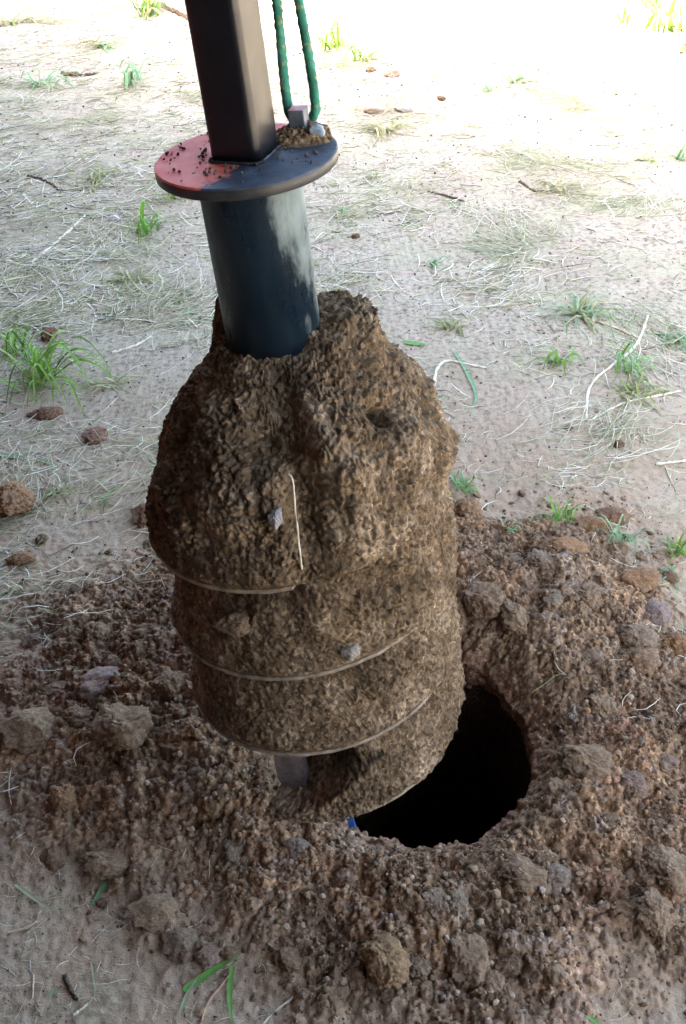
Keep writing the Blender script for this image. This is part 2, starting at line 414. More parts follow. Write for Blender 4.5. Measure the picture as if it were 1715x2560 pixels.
def axis_coords(lo, hi, step, g0, g1, mid):
    core = np.arange(lo, hi, step)
    def ext(start, sgn, g):
        v, st, o = start, step, []
        while abs(v - start) < 300: st *= (g if abs(v - start) < mid else 1.25); v += sgn * st; o.append(v)
        return o
    return np.concatenate([ext(lo, -1, g0)[::-1], core, ext(core[-1], 1, g1)])
gx = axis_coords(-.72, .74, .0029, 1.03, 1.03, 2.6); gy = axis_coords(.72, 1.95, .0029, 1.1, 1.018, 9.0)
GXm, GYm = np.meshgrid(gx, gy); nx, ny = len(gx), len(gy)
fx, fy = GXm.ravel(), GYm.ravel()
r_, a_, ro_, s_ = spoil_fields(fx, fy)
far_ = np.hypot(fx, fy)
gz = terrain(fx, fy, True); gz = np.where(far_ > 25, 0, gz)
Fg = grid_faces(ny, nx)
rr = rim_r(a_); inside = r_ < rr
keep = ~(inside[Fg].sum(1) >= 3)
Fg = Fg[keep]
used = np.zeros(len(fx), bool); used[Fg.ravel()] = True; remap = np.cumsum(used) - 1
Vg = np.stack([fx, fy, gz], 1)[used]; Fg = remap[Fg]
me = mesh_np('ground', Vg, Fg, M_GROUND); vattr(me, 'spoil', s_[used]); vattr(me, 'dust', (1 - ss(.85, 2.3, r_ / ro_))[used])
ground = tag(link('ground', me), kind='structure')
# the walls of the bored hole
na, nl, nd = 460, 12, 130
aa = np.linspace(-np.pi, np.pi, na, endpoint=False)
Vw = []; soilrow = []
rim1 = rim_r(aa); ca_, sa_ = np.cos(aa), np.sin(aa)
for k in range(nl):                                            # crumbling lip that laps over the edge of the ground
    q = k / (nl - 1); rk = rim1 + .020 * (1 - q) - .004 * q; zk = terrain(HX + ca_ * rk, HY + sa_ * rk, True)
    Vw.append(np.stack([HX + ca_ * rk, HY + sa_ * rk, zk - .004 + .0075 * math.sin(q * math.pi * .75)], 1))
zlip = Vw[-1][:, 2]
for k in range(1, nd + 1):
    q = (k / nd) ** 1.5; zk = zlip - q * 1.15
    Pw = np.stack([ca_ * .24, sa_ * .24, zk], 1)
    lm = .007 * lump(Pw * 40, 51) + .005 * lump(Pw * 95, 52) + .003 * lump(Pw * 190, 54)
    rk = rim1 - .004 - lm + .007 * fbm(Pw * 9, 2, 53) + .02 * ss(0, .2, q)
    Vw.append(np.stack([HX + ca_ * rk, HY + sa_ * rk, zk], 1))
nrw = nl + nd
Vw = np.concatenate(Vw); Fw = grid_faces(nrw, na, True)
last = (nrw - 1) * na
Vw = np.vstack([Vw, [[HX, HY, Vw[last:, 2].min() - .01]]])
cap = np.stack([last + np.arange(na), last + (np.arange(na) + 1) % na, np.full(na, len(Vw) - 1)], 1)
me = mesh_np('hole_wall', Vw, [Fw, cap], M_HOLE_SHADE); me.materials.append(M_TOP)
Fcen = Vw[Fw].mean(1); dpt = Fcen[:, 2] + .028 * fbm(Fcen * 14, 3, 57)          # loose topsoil over soil painted dark for the hole's shade
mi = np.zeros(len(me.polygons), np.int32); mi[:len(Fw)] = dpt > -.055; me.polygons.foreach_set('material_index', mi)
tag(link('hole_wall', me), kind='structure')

def hit(px, py):
    d = ray(px, py); lo, hi = .3, 16.0
    for n in (260, 60, 40):
        t = np.linspace(lo, hi, n); P = CAM + d * t[:, None]
        k = max(1, int(np.argmax(P[:, 2] < terrain(P[:, 0], P[:, 1])))); lo, hi = t[k - 1], t[k]
    return P[k]

# ------------------------------------------------------------------ the auger
AX, AY, LX, LY = -.0184, 1.192, -.0584, -.0211
Zl = np.array([LX, LY, 1.0]); Zl /= np.linalg.norm(Zl)
Xl = np.array([1.0, 0, 0]) - Zl * Zl[0]; Xl /= np.linalg.norm(Xl); Yl = np.cross(Zl, Xl)
AM = Matrix(((Xl[0], Yl[0], Zl[0], AX), (Xl[1], Yl[1], Zl[1], AY), (Xl[2], Yl[2], Zl[2], 0), (0, 0, 0, 1)))
A0 = np.array([AX, AY, 0])
def to_local(P): 
    Q = np.asarray(P) - A0; return np.stack([Q @ Xl, Q @ Yl, Q @ Zl], -1)
def to_world(Q): 
    Q = np.asarray(Q); return A0 + Q[..., 0:1] * Xl + Q[..., 1:2] * Yl + Q[..., 2:3] * Zl
R, PITCH, Z0 = .215, .160, .751
auger = bpy.data.objects.new('earth_auger', None); C.objects.link(auger); auger.matrix_world = AM
tag(auger, 'steel earth auger hanging on a square black bar over the bored hole', 'auger')
# square bar with rounded corners
def rounded_square(half, rad, n=6):
    P = []
    for k, (sx, sy) in enumerate(((1, 1), (-1, 1), (-1, -1), (1, -1))):
        for t in np.linspace(0, np.pi / 2, n):
            a = k * np.pi / 2 + t; P.append((sx * (half - rad) + rad * math.cos(a), sy * (half - rad) + rad * math.sin(a)))
    return np.array(P)
def loft(sections, cap=True):
    n = len(sections[0]); V = np.concatenate(sections); Fq = [grid_faces(len(sections), n, True)]
    if cap:
        Fq.append(np.arange(n)[None, ::-1]); Fq.append((len(V) - n + np.arange(n))[None])
    return V, Fq
bar2 = rounded_square(.0305, .0105, 8); ca, sa = math.cos(math.radians(-23)), math.sin(math.radians(-23))
bar2 = np.stack([bar2[:, 0] * ca - bar2[:, 1] * sa, bar2[:, 0] * sa + bar2[:, 1] * ca], 1)
def prism(sec, zs): return [np.column_stack([sec, np.full(len(sec), z)]) for z in zs]
V, Fq = loft(prism(bar2, (1.216, 1.23, 1.8, 2.4, 3.0)))
me = mesh_np('kelly_bar', V, Fq, M_BAR); link('kelly_bar', me, auger)
# flange disc
ZP, RP = 1.2141, .104
def lathe(prof, n=96):
    a = np.linspace(0, 2 * np.pi, n, endpoint=False)
    secs = [np.stack([r * np.cos(a), r * np.sin(a), np.full(n, z)], 1) for r, z in prof]
    return loft(secs)
V, Fq = lathe([(.02, ZP - .014), (RP - .002, ZP - .014), (RP, ZP - .012), (RP, ZP - .002), (RP - .0015, ZP), (.02, ZP)])
me = mesh_np('flange_plate', V, Fq, M_EDGE); me.materials.append(M_PLATE)
for p in me.polygons:
    if p.center.z > ZP - .0012: p.material_index = 1
    if p.normal.z > .9 or p.normal.z < -.9: p.use_smooth = False
plate = link('flange_plate', me, auger)
# welded seam where the bar meets the plate
weld2 = rounded_square(.032, .010); weld2 = np.stack([weld2[:, 0] * ca - weld2[:, 1] * sa, weld2[:, 0] * sa + weld2[:, 1] * ca], 1)
wp = np.column_stack([weld2, np.full(len(weld2), ZP + .0012)]); wp = np.vstack([wp, wp[:1]])
wp = np.concatenate([np.linspace(wp[i], wp[i + 1], 8, endpoint=False) for i in range(len(wp) - 1)])
V, Fq = tube(np.vstack([wp, wp[:1]]), (.0020) + .0006 * np.sin(np.arange(len(wp) + 1) * 1.9), 8)
link('weld_seam', mesh_np('weld_seam', V, Fq, M_EDGE), plate)
# pipe sleeve
V, Fq = lathe([(.055, .80), (.060, .802), (.060, ZP - .022), (.064, ZP - .0145)], 96)
link('sleeve_pipe', mesh_np('sleeve_pipe', V, Fq, M_PIPE), auger)
# central shaft and pilot bit
V, Fq = lathe([(.02, .17), (.030, .175), (.030, .82)], 32); link('shaft', mesh_np('shaft', V, Fq, M_TOOTH), auger)
def flat_bar(name, outline, th, mat, parent, xf=None, bevel=.0015):
    bm = bmesh.new(); lo = [bm.verts.new((x, -th / 2, z)) for x, z in outline]; hi = [bm.verts.new((x, th / 2, z)) for x, z in outline]
    n = len(outline); bm.faces.new(lo); bm.faces.new(hi[::-1])
    for i in range(n): bm.faces.new((lo[i], lo[(i + 1) % n], hi[(i + 1) % n], hi[i]))
    if xf: bmesh.ops.transform(bm, matrix=xf, verts=bm.verts)
    return link(name, bm_mesh(name, bm, mat, bevel=bevel), parent)
pb = flat_bar('pilot_bit', [(-.008, .18), (.008, .18), (.0075, -.05), (.018, -.14), (.006, -.20), (0, -.16), (-.006, -.20), (-.018, -.14), (-.0075, -.05)], .014, M_PILOT, auger)
# helical flight: one continuous ribbon of steel plate
TH0, TH1 = math.radians(-28) - 3 * 2 * np.pi, np.pi
nt = 1300; tot = np.linspace(TH0, TH1, nt); zf = Z0 + PITCH * tot / (2 * np.pi)
thw = (tot + np.pi) % (2 * np.pi) - np.pi
rf = np.where(tot > 0, .19, R - .0004); rf = rf - .006 * ss(.7, 1.3, thw) * (1 - ss(2.2, 2.9, thw))
rf = rf + .0016 * pn(np.stack([tot * 9, 0 * tot, 0 * tot], 1), 88) + .0012 * pn(np.stack([tot * 31, 0 * tot, 0 * tot], 1), 89)
sm = np.convolve(np.pad(rf, 1, mode='edge'), np.ones(3) / 3, 'valid'); rf = sm
rows = []
for rad, dz in ((np.full(nt, .028), 0), (rf, 0), (rf, -.0060), (np.full(nt, .028), -.0060)):
    rows.append(np.stack([rad * np.sin(tot), -rad * np.cos(tot), zf + dz], 1))
V = np.stack(rows, 1).reshape(-1, 3); Fq = [grid_faces(nt, 4, True)]
Fq.append(np.array([[0, 1, 2, 3]])); Fq.append(np.array([[3, 2, 1, 0]]) + 4 * (nt - 1))
me = mesh_np('flight', V, Fq, M_FLIGHT, smooth=False); link('flight', me, auger)

# ---- soil packed on the flights
PR = {  # theta(deg): (z, r) from below to the top
    -180: [(.70, .212), (.85, .200), (.92, .155), (.955, .11), (.98, .055)],
    -120: [(.70, .212), (.80, .198), (.88, .156), (.94, .112), (1.0, .080), (1.035, .076), (1.04, .05)],
    -90: [(.66, .213), (.733, .212), (.786, .203), (.86, .172), (.907, .145), (.962, .105), (.988, .074), (1.0, .05)],
    -45: [(.70, .215), (.77, .214), (.83, .200), (.89, .160), (.935, .125), (.968, .092), (.985, .07), (.99, .05)],
    0: [(.72, .216), (.80, .214), (.86, .199), (.905, .168), (.942, .130), (.975, .098), (.990, .070), (.998, .05)],
    30: [(.72, .216), (.82, .216), (.89, .197), (.93, .160), (.965, .115), (.985, .085), (.995, .05)],
    60: [(.72, .216), (.84, .215), (.895, .196), (.93, .162), (.962, .130), (1.0, .095), (1.008, .05)],
    90: [(.70, .215), (.81, .214), (.868, .206), (.915, .180), (.94, .152), (.955, .142), (1.005, .136), (1.015, .05)],
    130: [(.70, .213), (.82, .206), (.885, .180), (.93, .145), (.985, .125), (1.005, .105), (1.012, .05)],
    180: [(.70, .212), (.85, .200), (.92, .155), (.955, .11), (.98, .055)]}
_pk = np.array(sorted(PR)); NS = 200
_pz, _pr = [], []
for k in _pk:                                        # resample every profile by its own length
    P = np.array([(.02, PR[k][0][1])] + PR[k]); L = np.concatenate([[0], np.cumsum(np.hypot(*np.diff(P[1:], axis=0).T))])
    t = np.linspace(0, L[-1], NS); _pz.append(np.interp(t, L, P[1:, 0])); _pr.append(np.interp(t, L, P[1:, 1]))
_pz, _pr = np.array(_pz), np.array(_pr)
def soil_bottom(th):
    z3 = Z0 - 3 * PITCH + PITCH * th / (2 * np.pi); z2 = z3 + PITCH
    k = ss(math.radians(24), math.radians(7), th)
    return z3 * (1 - k) + z2 * k
def soil_surface(th, t):
    """th in (-pi, pi), t 0..1 from the lowest edge to the top; returns r, z without crumbs"""
    deg = np.degrees(th); i = np.clip(np.searchsorted(_pk, deg, 'right') - 1, 0, len(_pk) - 2)
    w = (deg - _pk[i]) / (_pk[i + 1] - _pk[i]); w = w * w * (3 - 2 * w)
    zb = soil_bottom(th)
    TB = .56                                            # share of rows below the heap
    q = np.clip((t - TB) / (1 - TB), 0, 1) * (NS - 1); q0 = np.clip(q.astype(int), 0, NS - 2); qf = q - q0
    def samp(Tb): return (Tb[i, q0] * (1 - qf) + Tb[i, q0 + 1] * qf) * (1 - w) + (Tb[i + 1, q0] * (1 - qf) + Tb[i + 1, q0 + 1] * qf) * w
    zt, rt = samp(_pz), samp(_pr)
    z = np.where(t < TB, zb + (zt - zb) * np.clip(t / TB, 0, 1), zt)
    r = rt.copy()
    h = (z - Z0 - PITCH * th / (2 * np.pi)) / PITCH
    band = np.floor(h); fr = h - band
    A1 = np.where(band == -1, .044 * (1 - ss(-.10, .12, th)) + .005, np.where(band == -2, .030 * (1 - ss(.25, 1.1, th)) + .004, .026 * (1 - ss(.5, 1.2, th)) + .004))
    rec = A1 * fr ** 1.5
    r = np.where(h < 0, R - .0015 - rec, np.where(h < .25, np.minimum(r, R + .001), r))
    return r, z
nth, nrow = 820, 560
ths = np.linspace(-np.pi, np.pi, nth, endpoint=False); tr = np.linspace(0, 1, nrow)
TH, TT = np.meshgrid(ths, tr); TH = TH.ravel(); TT = TT.ravel()
r0, z0 = soil_surface(TH, TT)
r2 = r0.reshape(nrow, nth); z2 = z0.reshape(nrow, nth)
dr = np.gradient(r2, axis=0); dz = np.gradient(z2, axis=0)
ln = np.hypot(dr, dz) + 1e-9; nr_ = (dz / ln).ravel(); nz_ = (-dr / ln).ravel()
nr_ = np.clip(nr_, .25, 1); nz_ = np.clip(nz_, -.3, 1)
P0 = np.stack([r0 * np.sin(TH), -r0 * np.cos(TH), z0], 1)
W = P0 + .006 * np.stack([pn(P0 * 60, 61), pn(P0 * 60, 62), pn(P0 * 60, 63)], 1)
W = W * [1, 1, .72]                                                      # crumbs drawn out along the fall line
heap = ss(-.02, .35, (z0 - Z0 - PITCH * TH / (2 * np.pi)) / PITCH)       # loose heap above, smeared drum below
right = ss(-.25, .55, TH) * (1 - ss(2.4, 3.0, TH))
rough = np.clip(.30 + .55 * np.maximum(heap * ss(-1.3, -.2, TH + .4 * heap), right) + .25 * heap, 0, 1)
patch = ss(-.15, .35, fbm(P0 * 16, 3, 71)); rough = rough * (.55 + .45 * patch)
disp = fbm(P0 * 9, 3, 72) * .010 * (.35 + .65 * heap) + lump(W * 26, 64) * .008 * rough
disp = disp + rough * (lump(W * 70, 65) * .0062 + lump(W * 140, 66) * .0078 + lump(W * 290, 67) * .0056) + (1 - rough) * (lump(W * 90, 68) * .0034 + lump(W * 210, 69) * .0022 + fbm(P0 * 60, 3, 73) * .0022)
# a few large forms of the heap: hollow left of the centre ridge, pit at the upper right, flat cheek at the lower left
def blob(thd, z, wth, wz): return np.exp(-((np.degrees(TH) - thd) / wth) ** 2 - ((z0 - z) / wz) ** 2)
disp = disp - .024 * blob(-7, .925, 11, .028) + .014 * blob(18, .935, 6, .04) - .045 * blob(50, .925, 4.4, .012) - .024 * blob(6, .855, 6.5, .06) + .016 * blob(-32, .87, 15, .05) + .014 * blob(24, .88, 11, .07) - .014 * blob(5, .735, 7, .035) - .012 * blob(62, .80, 12, .05) - .010 * blob(-60, .90, 9, .04)
hh = (z0 - Z0 - PITCH * TH / (2 * np.pi)) / PITCH; fr_ = hh - np.floor(hh); nearedge = np.exp(-(fr_ / .05) ** 2) * (hh < .3); ne2 = np.exp(-(fr_ / .16) ** 2) * (hh < .5); disp = disp - (.008 + .006 * heap) * (1 - .9 * ne2)
cover = right * ss(-.1, .3, fbm(P0 * 12, 2, 75))
disp = np.where(disp > 0, disp * (1 - nearedge * (1 - cover)), disp) - .0005 * nearedge
rD = r0 + disp * nr_; zD = z0 + disp * nz_
Vs = np.stack([rD * np.sin(TH), -rD * np.cos(TH), zD], 1)
Fs = grid_faces(nrow, nth, True)
# the thin end of the lowest load, lying open on the plate
nw, nwr = 150, 90
tw = np.radians(np.linspace(-31, 24, nw)); qw = np.linspace(0, 1, nwr); TW, QW = np.meshgrid(tw, qw); TW = TW.ravel(); QW = QW.ravel()
zpl = Z0 - 3 * PITCH + PITCH * TW / (2 * np.pi)
hw = .010 + .13 * ss(math.radians(-24), math.radians(22), TW) ** 1.6
rwd = np.where(QW < .6, .05 + (R - .006 - .05) * QW / .6, R - .006 + .004 * (QW - .6) / .4)
zwd = np.where(QW < .6, zpl + hw * (1 - .35 * (QW / .6) ** 3), zpl + hw * .65 * (1 - (QW - .6) / .4) - .002 * (QW - .6) / .4)
PW = np.stack([rwd * np.sin(TW), -rwd * np.cos(TW), zwd], 1)
dw = lump(PW * 70, 65) * .007 + lump(PW * 140, 66) * .006 + lump(PW * 280, 67) * .003 - .003
rwd = rwd + np.where(QW > .55, dw, 0); zwd = zwd + np.where(QW < .62, dw, 0)
Vw2 = np.stack([rwd * np.sin(TW), -rwd * np.cos(TW), zwd], 1)
Fs = np.vstack([Fs, grid_faces(nwr, nw)[:, ::-1] + len(Vs)]); Vs = np.vstack([Vs, Vw2])
me = mesh_np('packed_soil', Vs, Fs, M_SOIL)
soil = link('packed_soil', me); soil.matrix_world = AM
tag(soil, 'crumbly brown soil packed in drum bands around the auger below the sleeve pipe', 'soil')
def soil_hit(px, py):
    d = ray(px, py); t = np.linspace(.6, 2.4, 1800); Q = to_local(CAM + d * t[:, None])
    th = np.arctan2(Q[:, 0], -Q[:, 1]); rr_ = np.hypot(Q[:, 0], Q[:, 1])
    best = None
    ti = np.linspace(0, 1, 160)
    for k in range(0, 1800, 3):
        r1, z1 = soil_surface(np.full(160, th[k]), ti)
        o = np.argsort(z1); rz = np.interp(Q[k, 2], z1[o], r1[o], left=0, right=0)
        if rr_[k] < rz: best = k; break
    return CAM + d * t[best if best else 0]

# ---- crumbs (joined, uncountable)
_ico = bmesh.new(); bmesh.ops.create_icosphere(_ico, subdivisions=1, radius=1); _iv = np.array([v.co[:] for v in _ico.verts]); _if = np.array([[v.index for v in f.verts] for f in _ico.faces]); _ico.free()
_i2 = bmesh.new(); bmesh.ops.create_icosphere(_i2, subdivisions=2, radius=1); _i2v = np.array([v.co[:] for v in _i2.verts]); _i2f = np.array([[v.index for v in f.verts] for f in _i2.faces]); _i2.free()
def crumbs_geo(pos, size, cols, flat=.75, base=None):
    bv, bf = base if base else (_iv, _if)
    n = len(pos); k = len(bv)
    var = [bv * (1 + .28 * pn(bv * 1.7 + 10 * q, 80 + q))[:, None] for q in range(12)]
    V = np.stack(var)[rng.integers(0, 12, n)]
    sc = size[:, None] * rng.uniform(.65, 1.25, (n, 3)) * [1, 1, flat]
    V = V * sc[:, None, :]
    q = rng.normal(size=(n, 4)); q[:, 1:3] *= .35; q /= np.linalg.norm(q, axis=1)[:, None]
    w, x, y, z = q.T
    Rm = np.stack([1 - 2 * (y * y + z * z), 2 * (x * y - w * z), 2 * (x * z + w * y), 2 * (x * y + w * z), 1 - 2 * (x * x + z * z), 2 * (y * z - w * x), 2 * (x * z - w * y), 2 * (y * z + w * x), 1 - 2 * (x * x + y * y)], 1).reshape(n, 3, 3)
    V = np.einsum('nij,nkj->nki', Rm, V) + pos[:, None, :]
    Fc = bf[None] + (np.arange(n) * k)[:, None, None]
    return V.reshape(-1, 3), Fc.reshape(-1, 3), np.repeat(cols, k, axis=0)
SOILCOLS = np.array([(.15, .10, .062), (.20, .138, .087), (.28, .205, .138), (.09, .058, .037), (.28, .165, .085), (.26, .205, .15), (.19, .145, .105)])
SC_P = np.array([.30, .28, .18, .13, .06, .03, .02])
def soilcols(n): return SOILCOLS[rng.choice(len(SOILCOLS), n, p=SC_P)] * rng.uniform(.8, 1.2, (n, 1))
N = 20000
ang = rng.uniform(-np.pi, np.pi, N); ro = np.interp(ang, _sa, _sr)
rad = HR + .012 + (ro * 1.12 - HR) * rng.random(N) ** .75
X = HX + rad * np.cos(ang); Y = HY + rad * np.sin(ang)
_, _, _, sv = spoil_fields(X, Y); ok = (rng.random(N) < .12 + .88 * sv) & (Y < 2.6) & (Y > .6); X, Y = X[ok], Y[ok]
sz = np.clip(.0014 + .0022 * rng.pareto(2.6, len(X)), 0, .0070)
Zc = terrain(X, Y, True) + sz * .25
Y2 = np.exp(rng.uniform(math.log(.75), math.log(9), 4200)); X2 = rng.uniform(-1, 1, 4200) * (.42 * Y2 + .3); ok = spoil_fields(X2, Y2)[3] < .3; X2, Y2 = X2[ok], Y2[ok]
s2 = np.clip(rng.uniform(.0009, .0022, len(X2)) * (.6 + .5 * Y2), 0, .007)
g2c = soilcols(len(X2)) * np.where(rng.random(len(X2)) < .6, .45, 1.1)[:, None]
X = np.concatenate([X, X2]); Y = np.concatenate([Y, Y2]); Zc = np.concatenate([Zc, terrain(X2, Y2, True) + s2 * .2]); sz = np.concatenate([sz, s2])
V, Fc, cc = crumbs_geo(np.stack([X, Y, Zc], 1), sz, np.vstack([soilcols(len(X) - len(X2)), g2c]))
me = mesh_np('loose_crumbs', V, Fc, M_CRUMB, smooth=False); cattr(me, 'Col', cc)
tag(link('loose_crumbs', me), 'fine loose brown soil crumbs strewn around the hole', 'soil', kind='stuff')

# ------------------------------------------------------------------ clods and stones, each on its own
def clod_mesh(name, seed, mat, facet, sub=3, rough=.16):
    bm = bmesh.new(); bmesh.ops.create_icosphere(bm, subdivisions=sub + 1, radius=1)
    V = np.array([v.co[:] for v in bm.verts]); Fi = np.array([[v.index for v in f.verts] for f in bm.faces]); bm.free()
    r1 = np.random.default_rng(seed)
    for _ in range(facet):                                # knock flat faces off the ball
        n = r1.normal(size=3); n /= np.linalg.norm(n); d = r1.uniform(.55, .85); e = V @ n - d
        V = V - np.where(e > 0, e, 0)[:, None] * n * .93
    V = V * (1 + .24 * fbm(V * 1.3 + seed, 2, seed))[:, None]
    nrm = V / np.linalg.norm(V, axis=1)[:, None]
    V = V + nrm * (rough * .6 * lump(V * 2.4 + seed, seed + 1) + rough * .5 * lump(V * 5.5 + seed, seed + 2) + rough * .34 * lump(V * 12 + seed, seed + 4) + rough * .3 * fbm(V * 14, 2, seed + 3))[:, None]
    return mesh_np(name, V, Fi, mat, smooth=True)
CLODS = [clod_mesh('soil_clod', 100 + k, M_CLOD, 6, 4, .34) for k in range(7)]
ANGULAR = [clod_mesh('hard_clod', 200 + k, M_CLOD, 10, 4, .17) for k in range(5)]
STONES = [clod_mesh('stone', 300 + k, M_STONE, 4, 3, .03) for k in range(4)]
SMALL = [clod_mesh('small_clod', 400 + k, M_CLOD, 6 if k % 2 else 11, 3, .46 if k % 2 else .26) for k in range(8)]
COLS = dict(plum=(.30, .235, .225), slate=(.50, .53, .60), sage=(.48, .47, .40), paint=(1.0, .10, .08), brown=(.36, .255, .17), tan=(.45, .335, .23), orange=(.50, .29, .155), yellow=(.52, .36, .19), grey=(.40, .32, .25), purple=(.35, .265, .225), dark=(.21, .145, .10),
            red=(.35, .20, .145), green=(.30, .265, .205), pale=(.46, .42, .38), blue=(.33, .29, .255), rust=(.30, .16, .10))
def put(name, meshes, px, py, wpx, hpx, col, label, cat, rot=None, group=None, sink=.24, flat=None, idx=None, P=None):
    P = hit(px, py + hpx * .25) if P is None else np.asarray(P)
    m = depth_of(P) / F
    o = bpy.data.objects.new(name, meshes[(idx if idx is not None else random.randrange(99)) % len(meshes)]); C.objects.link(o)
    sx = wpx * m * .5; sz_ = (flat if flat else min(hpx / wpx, 1.0) * .85) * sx; sy = min(max(hpx * m * .62, sx * .6), sx * 1.25)
    o.scale = (sx, sy, sz_); o.location = P + np.array([0, 0, sz_ * (1 - sink * 2)])
    o.rotation_euler = (random.uniform(-.12, .12), random.uniform(-.12, .12), math.radians(rot) if rot is not None else random.uniform(-.5, .5))
    kf = (.70, .66, .60) if cat == 'soil clod' else (1, 1, 1); o.color = (*[c * k for c, k in zip(COLS[col], kf)], 1); return tag(o, label, cat, group)
B = 'soil clod'
